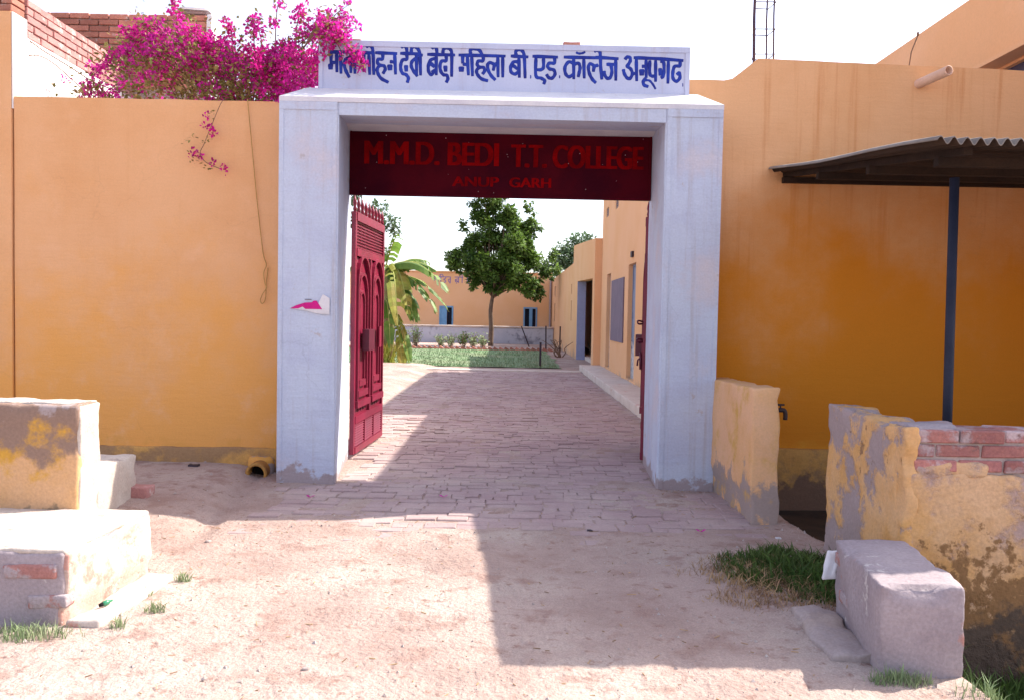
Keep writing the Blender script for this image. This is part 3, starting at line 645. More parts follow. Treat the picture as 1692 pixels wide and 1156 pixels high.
m = MB(); m.tube([(2.15, 6.62, .86), (2.15, 6.62, .885)], .007, 6); m.tube([(2.12, 6.62, .888), (2.18, 6.62, .888)], .008, 6); m.build('handle', M_iron, tp)

# tall building on the right
tb = thing('tall_building', 'taller orange building beyond the parapet at the upper right', 'building', (7, 9, 0))
wall('y', 5.56, 5.79, 6.25, 16.0, -.2, 5.5, [(8.6, 9.75, 3.3, 4.44)]).build('side_wall', M_wallI, tb)
wall('x', 6.25, 6.48, 5.795, 13, -.2, 5.5, []).build('front_wall', M_wallI, tb)
MB().box(5.795, 13, 6.485, 15.79, 5.2, 5.35).build('roof', M_cement, tb)
MB().box(5.795, 13, 15.8, 16, -.2, 5.195).build('back_wall', M_wallI, tb)
MB().box(5.62, 5.66, 8.6, 9.75, 3.3, 4.44).build('window', M_win, tb)
MB().prism([(5.555, 4.47), (5.555, 4.55), (5.30, 4.50), (5.30, 4.455)], 8.4, 9.95).build('sun_shade', M_wallI, tb)

# shed roof of corrugated sheets
sh = thing('shed_roof', 'corrugated sheet lean-to roof on the right on a dark post', 'shed', (3.6, 6.5, 0))
def zsh(y): return 2.565 + (y-4.74)/(8.1-4.74)*.405
x0 = 2.44
for k in range(4):
    m = MB(); xa, xb = x0 + k*.78, x0 + k*.78 + .82; zo = .007*(k % 2); nn = 88
    yy = frange(4.74 - .012*(k % 2), 8.09, .45)
    for s in (0, 1):
        for y_ in yy:
            for i in range(nn+1):
                x = xa + (xb-xa)*i/nn
                sag = .010*math.sin((y_-4.74)/3.3*math.pi*2.2+.5) if k == 0 and x < 2.6 else 0
                m.v.append((x - .075*(8.1-y_)/3.36, y_, zsh(y_) + zo + sag*(1-(x-2.44)/.16 if x < 2.6 else 0) + .021*math.sin((x-x0)*2*math.pi/.0745) - s*.007))
    c = len(yy)*(nn+1)
    for j in range(len(yy)-1):
        for i in range(nn):
            a = j*(nn+1)+i; m.f += [(a, a+1, a+nn+2, a+nn+1), (c+a, c+a+nn+1, c+a+nn+2, c+a+1)]
    for i in range(nn): m.f += [(i, c+i, c+i+1, i+1)]; 
    for j in range(len(yy)-1):
        a = j*(nn+1); m.f += [(a, a+nn+1, c+a+nn+1, c+a)]; a += nn; m.f += [(a, c+a, c+a+nn+1, a+nn+1)]
    o = m.build('corrugated_sheet', M_sheet, sh, True); o.data.materials.append(M_under)
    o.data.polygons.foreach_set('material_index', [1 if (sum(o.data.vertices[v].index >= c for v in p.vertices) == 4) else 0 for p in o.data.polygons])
for x in (2.60, 3.55, 4.6, 5.4):
    m = MB(); m.add([(x+a, y_, zsh(y_)+b) for y_ in (4.85, 8.08) for a, b in ((-.025,-.07),(.025,-.07),(.025,-.024),(-.025,-.024))], [(0,1,2,3),(7,6,5,4),(0,4,5,1),(1,5,6,2),(2,6,7,3),(3,7,4,0)]); m.build('rafter', M_wood, sh)
for y_ in (5.12, 6.1, 7.1, 8.0):
    MB().box(2.55, 5.55, y_-.03, y_+.03, zsh(y_)-.125, zsh(y_)-.072).build('beam', M_wood, sh)
m = MB(); m.tube([(2.72, 5.17, -.3), (2.692, 5.17, 2.43)], .028, 10); m.build('post', M_post, sh, True)

fl_ = MB(); fx = frange(2.39, 5.55, .16); fy = frange(4.80, 8.06, .16)  # dark sheet added to cut ground bounce onto the wall behind
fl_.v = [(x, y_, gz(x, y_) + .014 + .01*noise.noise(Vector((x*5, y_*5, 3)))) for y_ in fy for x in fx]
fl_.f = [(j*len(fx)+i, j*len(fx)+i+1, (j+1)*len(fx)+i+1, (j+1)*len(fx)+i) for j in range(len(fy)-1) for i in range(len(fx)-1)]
tag(fl_.build('shed_floor', M_mud, None, True), 'dark earth floor added under the shed roof to cut bounce light', kind='structure')

# ------------------------------------------------------------------ low walls and seats, right
sw = rough('stub_wall', M_stub, None, 1.862, 2.07, 6.38, 8.09, -.35, 1.01, .012, .018, .09, fn=lambda p: (p.x + (.02 if p.z < .2 else 0), p.y, p.z + (.03*(7.6-p.y)/1.2 if p.z > .9 else 0)))
tag(sw, 'short orange stub wall running out from the right gate pillar', 'wall')
pw = thing('low_wall', 'waist-high broken wall with peeling orange plaster and bare bricks, right', 'wall', (2.2, 5, 0))
rough('return_wall', M_peel, pw, 2.14, 2.37, 4.60, 5.62, -.3, .985, .018, .018, .045, fn=lambda p: (p.x, p.y, p.z + (.02 if (p.z > .9 and p.y > 5.25) else 0)), seed=2)
rough('front_plaster', M_peel2, pw, 2.155, 4.6, 4.50, 4.76, -.6, .745, .020, .014, .045, seed=3)
MB().box(2.21, 4.55, 4.525, 4.74, .70, .975).build('mortar_core', M_mort, pw)
bricks_run('x', 2.19, 4.6, 4.507, 4.745, .752, 3, M_brickW, pw, L=.235, H=.068, gap=.012, skip=.04, jit=.010)
rough('plaster_remnant', M_peel, pw, 2.143, 2.215, 4.488, 4.75, .30, .985, .018, .012, .04, seed=4)
rough('plaster_remnant', M_cement, pw, 2.17, 2.50, 4.55, 4.78, .955, 1.0, .014, .015, .06, seed=5)
rough('plaster_remnant', M_peel2, pw, 2.20, 2.60, 4.512, 4.56, .72, .80, .022, .02, .04, seed=6)
bs = thing('bench_block', 'grey cement seat block with a bright front edge, right foreground', 'bench', (1.85, 4.1, 0))
def taper(p):
    t = (p.y-3.66)/.8; return (p.x + t*.10 + (.0 if p.x > 1.8 else .015*(1-p.z/.4)), p.y, p.z)
rough('block', M_cement, bs, 1.655, 2.035, 3.66, 4.46, -.3, .395, .014, .016, .045, fn=taper, seed=7)
for z, y0, y1 in ((.20, 4.05, 4.25), (.11, 4.12, 4.34), (.28, 4.2, 4.42)):
    rough('brick', M_smear, bs, 1.735, 1.80, y0, y1, z, z+.06, .006, .01, .05, fn=lambda p: (p.x - .023 + (p.y-4.1)*.12, p.y, p.z), seed=int(z*100))
sl = rough('broken_slab', M_cementS, None, 1.49, 1.72, 3.80, 4.48, -.06, .020, .030, .012, .05, fn=lambda p: (p.x + (p.y-3.75)*.06, p.y, p.z), seed=9)
tag(sl, 'flat broken cement slab beside the right seat block', 'slab')
sc_ = rough('white_scrap', M_scrap, None, 1.715, 1.80, 4.47, 4.50, .16, .32, .012, .008, .03, fn=lambda p: (p.x + (p.z-.2)*.25, p.y + (p.z-.2)*.2, p.z), seed=11)
tag(sc_, 'crumpled white scrap leaning behind the right seat block', 'scrap')

# ------------------------------------------------------------------ low walls and seats, left
lb = thing('bench_block', 'long low seat block with sunlit white top, left foreground', 'bench', (-2.5, 4.5, 0))
rough('block', M_cement, lb, -3.4, -2.125, 4.06, 4.93, -.2, .365, .012, .02, .07, fn=lambda p: (p.x + (p.y-4.06)*.06 - (.03 if p.z < .1 and p.x > -2.2 else 0), p.y, p.z), seed=12)
for x0_, x1_, z in ((-2.42, -2.19, .235), (-2.30, -2.145, .085)):
    rough('brick', M_smear, lb, x0_, x1_+.03, 4.051, 4.15, z, z+.068, .006, .012, .05, seed=int(-x0_*20))
lp = thing('pier_block', '', '', (-3, 5, 0)); rough('masonry', M_damp, lp, -4.2, -2.485, 4.90, 5.16, -.2, .98, .012, .02, .07, seed=14, fn=lambda p: (p.x, p.y, p.z))
rough('pale_end', M_cream, lp, -2.52, -2.474, 4.915, 5.15, -.1, .975, .010, .012, .06, seed=33)  # end and top pieces are paler than the masonry
rough('pale_top', M_cream, lp, -4.2, -2.49, 4.95, 5.15, .96, .992, .008, .010, .08, seed=34)
tag(lp, 'stained orange low wall end with a sunlit edge, left foreground', 'wall')
rough('sunlit_side', M_peach, lb, -2.15, -2.112, 4.075, 4.92, -.05, .35, .014, .012, .05, fn=lambda p: (p.x + (p.y-4.06)*.06 - (.025 if p.z < .1 else 0), p.y, p.z), seed=36)  # lighter than the block: sunlight on this side put into its colour
rough('pale_top', M_cream, lb, -3.4, -2.13, 4.075, 4.92, .345, .375, .008, .012, .07, fn=lambda p: (p.x + (p.y-4.06)*.06, p.y, p.z), seed=35)  # pale top over darker cement, sunlight put into its colour
lq = rough('low_block', M_cream, None, -3.5, -2.93, 6.05, 6.70, -.1, .39, .014, .02, .07, seed=15)
tag(lq, 'small pale masonry block in front of the orange wall at left', 'wall')
b = rough('loose_brick', M_brickL, None, -2.96, -2.80, 6.60, 6.74, .03, .15, .006, .01, .05); tag(b, 'broken pale brick at the corner of the small left block', 'brick')
la = rough('ground_slab', M_cementL, None, -2.12, -1.95, 4.05, 4.83, -.06, .03, .012, .015, .08, fn=lambda p: (p.x + (p.y-4.05)*.07, p.y, p.z), seed=16)
tag(la, 'narrow pale cement strip on the ground beside the left seat block', 'slab')

# ------------------------------------------------------------------ courtyard buildings
cb = thing('classroom_block', 'orange classroom block with grey-blue doors along the right of the path', 'building', (4, 18, 0))
H2 = [(17.75, 18.85, .20, 2.70), (22.1, 22.95, .20, 2.68), (22.9, 23.45, 4.26, 4.50), (20.9, 21.45, 4.24, 4.48)]
wall('y', 2.65, 2.88, 14.97, 24.3, -.1, 5.15, H2).build('court_wall', M_wallI, cb)
MB().box(2.885, 8, 14.97, 15.19, -.1, 5.15).build('end_wall', M_wallI, cb)
MB().box(2.885, 8, 24.08, 24.3, -.1, 5.15).build('end_wall', M_wallI, cb)
MB().box(2.885, 8, 15.2, 24.07, 4.6, 4.8).build('roof', M_cement, cb)
for (a, b_, z0, z1) in H2[:2]:
    mid = (a+b_)/2
    d = MB().box(2.76, 2.80, a+.055, mid-.004, z0, z1-.055).build('door_leaf', M_bdoor, cb)
    d2 = MB().box(2.76, 2.80, mid+.004, b_-.055, z0, z1-.055).build('door_leaf', M_bdoor, cb)
    MB().box(2.745, 2.81, a+.001, a+.05, z0, z1).box(2.745, 2.81, b_-.05, b_-.001, z0, z1).box(2.747, 2.808, a+.051, b_-.051, z1-.05, z1-.001).build('door_frame', M_bdoor, cb)
    for dd, y0, y1 in ((d, a+.1, mid-.05), (d2, mid+.05, b_-.1)):
        for zz in (.35, 1.0, 1.65): MB().box(2.748, 2.759, y0, y1, zz, zz+.5).build('door_panel', M_bdoor, dd)
    MB().tube([(2.735, mid-.05, 1.05), (2.735, mid-.05, 1.4)], .014, 6).build('bolt', M_iron, d)
for (a, b_, z0, z1) in H2[2:]:
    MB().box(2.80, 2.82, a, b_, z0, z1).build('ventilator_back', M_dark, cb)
    for k in range(4): MB().box(2.66, 2.70, a+.02, b_-.02, z0 + .02 + k*.058, z0 + .04 + k*.058).build('ventilator_bar', M_cement, cb)
MB().box(2.62, 2.649, 19.45, 21.72, .95, 2.46).build('notice_board', M_nb, cb)
MB().box(2.60, 2.65, 18.1, 18.3, 2.83, 2.95).build('lamp_holder', M_iron, cb)
gw = thing('court_gateway', 'orange gateway wall with blue painted jamb beyond the classroom block', 'gateway', (2.5, 28, 0))
m = MB()
m.prism([(24.31, 0), (24.9, 0), (24.9, 2.66), (30.3, 2.78), (30.3, 0), (32.4, 0), (32.4, 4.22), (24.31, 3.78)], 2.45, 2.75, 'x'); m.build('wall', M_wallI, gw)
MB().box(2.449, 2.752, 30.27, 30.298, .0, 2.775).build('blue_jamb', M_bjamb, gw)
MB().box(2.43, 2.449, 29.95, 30.9, .0, 2.7).build('blue_pilaster', M_bjamb, gw) if False else None
MB().box(3.9, 4.1, 24.35, 48, -.1, 3.19).build('inner_wall', M_wallI, gw)
MB().box(2.755, 3.89, 24.35, 32.4, 3.05, 3.18).build('roof', M_cement, gw)  # unseen passage roof, added to shade the inner wall
MB().box(2.76, 3.88, 24.5, 32, -.1, .12).build('step', M_cementL, gw)
sdw = thing('side_range', 'far right orange range with narrow slit windows', 'building', (2.5, 40, 0))
SL = [(32.95, 33.3, 2.40, 2.78), (32.95, 33.3, 1.36, 2.15), (44.6, 45.3, 2.55, 3.1), (44.6, 45.3, 1.25, 2.2)]
wall('y', 2.45, 2.7, 32.42, 48.4, -.1, 3.55, SL).build('wall', M_wallI, sdw)
for (a, b_, z0, z1) in SL:
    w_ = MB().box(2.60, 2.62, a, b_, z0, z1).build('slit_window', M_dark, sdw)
    for k in range(3): MB().box(2.47, 2.49, a + (b_-a)*(k+.8)/4, a + (b_-a)*(k+.8)/4 + .03, z0, z1).build('window_bar', M_cement, w_)
MB().box(2.71, 8, 32.42, 48.4, 3.2, 3.4).build('roof', M_cement, sdw)
MB().tube([(2.36, 47.9, 0), (2.36, 47.9, 3.5)], .06, 8).build('downpipe', M_cement, sdw)
fr = thing('far_building', 'long low orange building with blue doors at the end of the courtyard', 'building', (-4, 48, 0))
FD = [(-3.88, -3.15, .35, 1.94), (.88, 1.60, .35, 1.95), (-8.9, -8.1, .35, 1.95)]
wall('x', 48, 48.25, -16, 2.44, -.1, 3.87, FD).build('wall', M_wallI, fr)
MB().box(-16.05, 2.44, 47.93, 48.3, 3.871, 3.93).build('coping', M_wallI, fr)
MB().box(-16, 2.44, 48.26, 53, 3.4, 3.6).build('roof', M_cement, fr)
MB().box(-16, 2.44, 52, 52.2, -.1, 3.6).build('back_wall', M_wallI, fr)
for i, (a, b_, z0, z1) in enumerate(FD):
    fw = MB().box(a-.03, a+.05, 47.97, 48.2, z0, z1+.03).box(b_-.05, b_+.03, 47.97, 48.2, z0, z1+.03).box(a+.051, b_-.051, 47.975, 48.19, z1-.05, z1+.03).build('door_frame', M_fdoor, fr)
    if i != 1:
        MB().box(a+.055, (a+b_)/2+.03, 48.0, 48.05, z0, z1-.055).build('door_leaf', M_fdoor, fr)
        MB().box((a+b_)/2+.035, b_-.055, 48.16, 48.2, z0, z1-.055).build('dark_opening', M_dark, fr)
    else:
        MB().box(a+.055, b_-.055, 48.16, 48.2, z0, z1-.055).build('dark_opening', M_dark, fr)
        MB().box((a+b_)/2-.06, (a+b_)/2+.12, 48.0, 48.05, z0, z1-.055).build('door_leaf', M_fdoor, fr)
# violet lettering on the far building, partly behind the tree
WS = []
def W(*st):
    for s in st: WS.append(([(p[0]/10, p[1]/10) for p in s], 1.6))
def W3(o, *st):
    for s in st: WS.append(([(o + p[0], p[1]) for p in s], 1.5))
W3(0, [(0,0),(62,0)], [(8,0),(6,14)], [(6,8),(16,8)], [(18,0),(18,20)], [(27,0),(24,-7),(32,-8),(36,0)], [(27,0),(27,20)], [(44,0),(43,6),(37,8),(42,12),(44,17),(36,20),(44,27)], [(62,8),(54,8),(54,14),(60,22)], [(60,0),(60,20)])
W3(74, [(0,0),(30,0)], [(14,0),(14,20)], [(14,6),(4,8),(4,16),(14,16)], [(4,9),(12,15)], [(20,0),(18,-7),(25,-8),(26,0),(26,20)], [(6,20),(8,22)])
W3(112, [(0,0),(36,0)], [(6,0),(6,18),(14,24)], [(14,0),(14,12),(7,13)], [(32,0),(32,6),(24,7),(24,12),(32,14),(31,21),(24,20)])
W3(158, [(0,0),(60,0)], [(12,0),(12,20)], [(12,7),(4,8),(4,16),(12,15)], [(12,8),(20,8),(20,18)], [(28,0),(28,20)], [(46,8),(38,8),(36,14),(42,22)], [(46,0),(46,20)], [(52,9),(60,9)], [(56,0),(56,20)])
letter_mesh(WS, -4.3, 47.997, 3.60, .0165, 0, 0, 0, .006).build('painted_lettering', M_lett2, fr)
lwf = thing('court_wall', 'low blue-white limewashed wall across the far end of the lawn', 'wall', (-4, 45, 0))
rough('masonry', M_lowb, lwf, -16, 2.42, 45, 45.25, -.1, .84, .02, .03, .5)
rough('coping', M_cementL, lwf, -16, 2.42, 44.94, 45.31, .845, .93, .01, .02, .5)

# ------------------------------------------------------------------ lawn, posts, shrubs
lawn = MB(); lx = frange(-9, 1.6, .4); ly = frange(24.9, 36.4, .4)
lawn.v = [(x + .2*noise.noise(Vector((y_, 3, 1))), y_, .02 + .02*noise.noise(Vector((x, y_, 4)))) for y_ in ly for x in lx]
lawn.f = [(j*len(lx)+i, j*len(lx)+i+1, (j+1)*len(lx)+i+1, (j+1)*len(lx)+i) for j in range(len(ly)-1) for i in range(len(lx)-1)]
tag(lawn.build('lawn', M_lawn, None, True), 'green lawn between the brick path and the far wall', kind='structure')
def blades(spots, hmin, hmax, w, lean=.5, rnd=random):
    m = MB()
    for x, y_, z, sc in spots:
        a = rnd.uniform(0, 6.283); h = rnd.uniform(hmin, hmax)*sc; l = rnd.uniform(.1, lean)*h; b = rnd.uniform(0, 6.283)
        dx, dy = math.cos(a)*w*sc/2, math.sin(a)*w*sc/2; ex, ey = math.cos(b)*l, math.sin(b)*l
        m.add([(x-dx, y_-dy, z-.01), (x+dx, y_+dy, z-.01), (x+dx*.7+ex*.4, y_+dy*.7+ey*.4, z+h*.6), (x-dx*.7+ex*.4, y_-dy*.7+ey*.4, z+h*.6), (x+ex, y_+ey, z+h)], [(0,1,2,3),(3,2,4)])
    return m
sp = [(random.uniform(-8.8, 1.5), 24.95 + 11.3*random.random()**1.3, .02, random.uniform(.6, 1.2)) for _ in range(15000)]
tag(blades(sp, .03, .07, .02).build('lawn_grass', M_lawn, None), 'short grass blades over the courtyard lawn', kind='stuff')
ed = thing('lawn_edging', 'low line of edging bricks between the lawn and the shrub bed', 'edging', (-3, 36.5, 0))
x = -8.5
while x < 1.9:
    M4 = Matrix.Translation((x, 36.6 + random.uniform(-.04, .04), .05)) @ Matrix.Rotation(random.uniform(-.2, .2), 4, 'Z') @ Matrix.Rotation(R(30), 4, 'Y')
    MB().obox(M4, .22, .11, .12).build('brick', M_brick, ed); x += .235
for i, (x, y_, h, tx, ty, lab) in enumerate(((.97, 25.1, .80, 0, 0, 'short iron angle post at the front corner of the lawn'), (1.06, 41.2, 1.05, -.42, 0, 'tilted iron post leaning left beside the tree'), (1.74, 38.6, 1.12, -.02, 0, 'upright iron post nearest the dry bush'), (2.30, 37.5, 1.12, .01, .03, 'iron post close to the right hand range'))):
    m = MB(); A = Vector((x, y_, -.05)); D = Vector((tx, ty, h)); 
    m.add([A + Vector(q) + D*t for t in (0, 1) for q in ((-.03,-.03,0),(.03,-.03,0),(.03,-.018,0),(-.018,-.018,0),(-.018,.03,0),(-.03,.03,0))], [(5,4,3,2,1,0),(6,7,8,9,10,11)] + [(k, (k+1) % 6, (k+1) % 6+6, k+6) for k in range(6)])
    tag(m.build('fence_post', M_iron, None), lab, 'post', 'iron fence posts round the lawn')
m = MB()
for k in range(9):
    r = random.Random(k); x, y_ = 1.95 + r.uniform(-.1, .1), 31.6 + r.uniform(-.3, .3)
    pts = [(x + r.uniform(-.1, .1), y_, -.02)]
    a = r.uniform(-1, 1)
    for j in range(1, 6): pts.append((pts[-1][0] + .09*a + r.uniform(-.12, .12), pts[-1][1] + r.uniform(-.1, .1), j*.16 - (.04*max(0, j-3)**2)))
    m.tube(cr(pts, 3), [.02*(1-i/16) + .004 for i in range(16)], 5)
tag(m.build('dry_bush', M_twig, None, True), 'leafless twisted brown bush at the foot of the court gateway', 'bush')
for i, (x, h, n_, lab) in enumerate(((-4.75, .9, 26, 'leafy shrub right behind the banana clump'), (-4.15, 1.0, 34, 'tall pale clump of blades left in the shrub row'), (-3.0, .62, 22, 'small shrub below the left blue door'), (-2.55, .62, 22, 'second small shrub right of the left blue door'), (-2.0, .75, 26, 'bushy shrub midway between left blue door and tree'), (-1.55, .72, 24, 'bushy shrub two steps left of the tree trunk'), (-1.12, .6, 22, 'small shrub just left of the tree trunk'))):
    r = random.Random(i+50); t = thing('bed_shrub', lab, 'shrub', (x, 38, 0), 'shrubs in the bed before the low wall')
    s_ = MB(); l_ = MB()
    for k in range(n_):
        a = r.uniform(0, 6.28); rr = r.uniform(.03, .34); top = Vector((x + math.cos(a)*rr, 38 + math.sin(a)*rr, h*r.uniform(.5, 1)))
        s_.tube([(x + math.cos(a)*.05, 38 + math.sin(a)*.05, 0), tuple(top)], .006, 4)
        for q in range(9):
            c = Vector((x, 38, .05)).lerp(top, r.uniform(.3, 1.05)) + Vector((r.gauss(0, .04), r.gauss(0, .04), r.gauss(0, .03)))
            u = Vector((r.gauss(0, 1), r.gauss(0, 1), r.gauss(.5, .7))).normalized(); w = u.orthogonal().normalized()
            L_ = r.uniform(.07, .13); l_.add([c, c + u*L_*.5 + w*.028, c + u*L_, c + u*L_*.5 - w*.028], [(0,1,2,3)])
    s_.build('stems', M_twig, t); tag(l_.build('foliage', M_pale if i != 4 else M_grass, t), kind='stuff')

# ------------------------------------------------------------------ trees
def leaf_cloud(clumps, n, size, r, fold=.35):
    m = MB()
    for _ in range(n):
        c, rad = r.choices(clumps, weights=[k[1]**2 for k in clumps])[0]
        d = Vector((r.gauss(0, 1), r.gauss(0, 1), r.gauss(0, 1))).normalized() * rad * r.random()**.45
        p = c + Vector((d.x, d.y, d.z*.75))
        u = (d.normalized()*.6 + Vector((r.gauss(0, .6), r.gauss(0, .6), -.35 + r.gauss(0, .4)))).normalized()
        w = u.cross(Vector((r.gauss(0, .4), r.gauss(0, .4), 1))).normalized(); n_ = u.cross(w)
        L_ = size*r.uniform(.6, 1.3); W_ = L_*.30
        m.add([p, p + u*L_*.45 + w*W_ + n_*W_*fold, p + u*L_, p + u*L_*.45 - w*W_ + n_*W_*fold], [(0,1,2),(0,2,3)])
    return m
def tree(label, base, forkz, clumps, nleaf, size, leafmat, r, tr=.10, group=None):
    t = thing('tree', label, 'tree', base, group); B0 = Vector(base)
    F0 = Vector((base[0]+.08, base[1], forkz))
    tk = MB(); tk.tube(cr([B0 - Vector((0,0,.1)), B0 + Vector((.03, 0, forkz*.35)), B0 + Vector((-.02, 0, forkz*.7)), F0], 3), [tr*1.3 - i*tr*.05 for i in range(10)], 8)
    trunk = tk.build('trunk', M_bark, t, True)
    for c, rad in clumps:
        if rad < .30: continue
        q = F0.lerp(c, .5) + Vector((r.gauss(0, .15), r.gauss(0, .15), .15))
        MB().tube(cr([F0 - Vector((0,0,.15)), q, c], 4), [tr*.5 - i*tr*.05 for i in range(9)], 5).build('limb', M_bark, trunk, True)
    tag(leaf_cloud(clumps, nleaf, size, r).build('crown', leafmat, t), kind='stuff')
    return t
r = random.Random(5); V = Vector
cl = [(V((-.8,41.3,6.9)), .75), (V((-1.5,41.2,6.2)), .75), (V((-.1,41.1,6.2)), .85), (V((-.8,41.6,7.7)), .7), (V((-1.3,41.0,5.3)), .9), (V((.4,41.2,5.3)), .95), (V((1.0,41.5,5.9)), .6),
      (V((-2.1,41.2,4.1)), .85), (V((-2.75,41.3,3.9)), .48), (V((-1.2,40.6,3.8)), .95), (V((0,40.7,4.2)), 1.05), (V((1.1,41.0,4.2)), .95), (V((1.75,41.3,3.75)), .55), (V((.7,40.8,3.1)), .75),
      (V((1.3,41.2,2.75)), .5), (V((-.7,41.0,2.95)), .65), (V((-1.7,41.0,3.2)), .55), (V((.15,40.6,3.0)), .6), (V((-.1,42.2,5)), 1.1), (V((-1.6,42.0,4.6)), .8), (V((-2.2,41.3,5.7)), .3), (V((.9,41.2,6.7)), .35), (V((2.15,41.2,4.5)), .3), (V((-1.75,41,6.9)), .3)]
cl2 = []
for c, rad in cl:
    for _ in range(max(3, int(9*rad))):
        d = V((r.gauss(0, 1), r.gauss(0, 1), r.gauss(0, 1))).normalized()
        cl2.append((c + d*rad*r.uniform(.35, 1.1), rad*r.uniform(.25, .46)))
cl = [(c, rad*.62) for c, rad in cl] + cl2
tree('dense dark green tree on the lawn in the middle of the gateway', (-.85, 41.3, 0), 2.5, cl, 25000, .20, M_leafT, r)
cl = [(V((4.5,70,6.5)), 1.3), (V((6,71,7.4)), 1.5), (V((7.2,70,6.0)), 1.5), (V((5.2,70,5)), 1.5), (V((3.2,71,5.4)), 1.0), (V((8.5,71,7.2)), 1.2)]
tree('pale distant tree beyond the range to the right of the dark tree', (5.6, 70.5, 0), 3.0, cl, 4200, .36, M_leafF, r, .2, 'distant trees behind the courtyard')
cl = [(V((-9.6,55,7.5)), .9), (V((-8.6,55.5,8.2)), .8), (V((-7.8,55,7.3)), .7), (V((-9.2,55,6.0)), .9), (V((-8.4,55,5.4)), .6), (V((-10.6,55,9.2)), 1.0), (V((-9.6,55,9.8)), .8), (V((-7.4,55,6.8)), .4)]
tree('thin pale tree behind the banana plant at left', (-9.2, 55, 0), 3.2, cl, 2400, .26, M_leafF, r, .16, 'distant trees behind the courtyard')

# banana plant
bn = thing('banana_plant', 'banana plant with torn green and yellow leaves beside the crimson gate leaf', 'plant', (-3.75, 26, 0))
for k, (dx, h) in enumerate(((0, 2.9), (-.35, 2.3), (.14, 1.9))):
    MB().tube(cr([(-3.75+dx*.6, 26+.1*k, -.05), (-3.74+dx*.8, 26+.1*k, h*.5), (-3.72+dx, 26+.1*k, h)], 4), [.15 - i*.009 for i in range(9)], 8).build('stem', M_banS, bn, True)
def banana_leaf(p0, d, L_, rise, droop, wid, mt, r, y_=26):
    """p0 start; d = horizontal heading; arched midrib with torn blade strips hanging on both sides"""
    d = Vector(d).normalized(); n = 26; mid = []
    for i in range(n+1):
        t = i/n; mid.append(Vector(p0) + d*L_*(t*.95) + Vector((0, 0, rise*t*L_ - droop*t*t*L_)))
    rib = MB().tube(mid, [.022*(1-i/n)+.004 for i in range(n+1)], 5).build('leaf', M_banR, bn, True)
    m = MB(); side = d.cross(Vector((0,0,1))).normalized()
    for s in (-1, 1):
        sag = r.uniform(.25, .7); i = 2; prev = None
        while i < n:
            f_ = i/n; w0 = wid*min(1, f_*5)**.6*min(1, (1-f_)*4)**.7*1.05
            torn = r.random() < .22
            if torn: sag = r.uniform(.2, 1.1); prev = None
            def pt(c, f): return c + side*s*w0*f*math.cos(sag*f) + d*f*w0*.35 - Vector((0, 0, w0*f*math.sin(sag*f) - (.02 if f == .5 else 0)))
            row = [pt(mid[i], f) for f in (0, .5, 1)]
            if prev: m.add(prev + row, [(0,3,4,1), (1,4,5,2)])
            prev = row; i += 1
    m.build('blade', mt, rib)
r = random.Random(3)
top = (-3.72, 26, 2.85)
for d, L_, rise, droop, wid, mt in (((1, -.15, 0), 1.65, .85, .80, .26, M_ban), ((1, -.25, 0), 2.05, .55, .95, .36, M_ban), ((1, -.05, 0), 1.95, .45, .95, .34, M_ban), ((1, -.45, 0), 1.75, .22, .95, .30, M_ban), ((1, -.6, 0), 1.25, .15, 1.4, .28, M_ban), ((.6, -.8, 0), 1.3, .45, 1.7, .26, M_banY),
                                    ((1, .5, 0), 1.5, 1.0, .75, .28, M_ban), ((-1, -.3, 0), 1.7, .7, 1.0, .32, M_ban), ((-.6, -1, 0), 1.5, .5, 1.2, .30, M_ban), ((.35, -1, 0), 1.4, .35, 1.7, .26, M_banY), ((.9, -.7, 0), 1.2, -.3, 1.2, .30, M_ban), ((.15, -.3, 0), 1.1, 1.2, .4, .24, M_ban), ((.6, -.2, 0), 1.2, -.4, 1.0, .28, M_ban)):
    banana_leaf((top[0] + r.uniform(-.05, .1), top[1] + r.uniform(-.1, .1), top[2] + r.uniform(-.30, .15)), d, L_, rise, droop, wid, mt, r)
for k in range(4): banana_leaf((-3.75 + .1*k, 25.9, 1.9 - .25*k), (r.uniform(.2, 1), -.6, 0), .9, .2, 1.9, .18, M_banY if k % 2 else M_ban, r)
m = MB()
for k in range(60):
    a = r.uniform(0, 6.28); x, y_ = -3.7 + r.gauss(0, .22), 25.8 + r.gauss(0, .2); h = r.uniform(.3, 1.1); c = V((x, y_, 0)); u = V((r.gauss(0, .35), r.gauss(0, .3), 1))*h; w = V((math.cos(a), math.sin(a), 0))*.035
    m.add([c-w, c+w, c+u*.6+w, c+u], [(0,1,2,3)])
tag(m.build('base_shoots', M_banY, bn), kind='stuff')

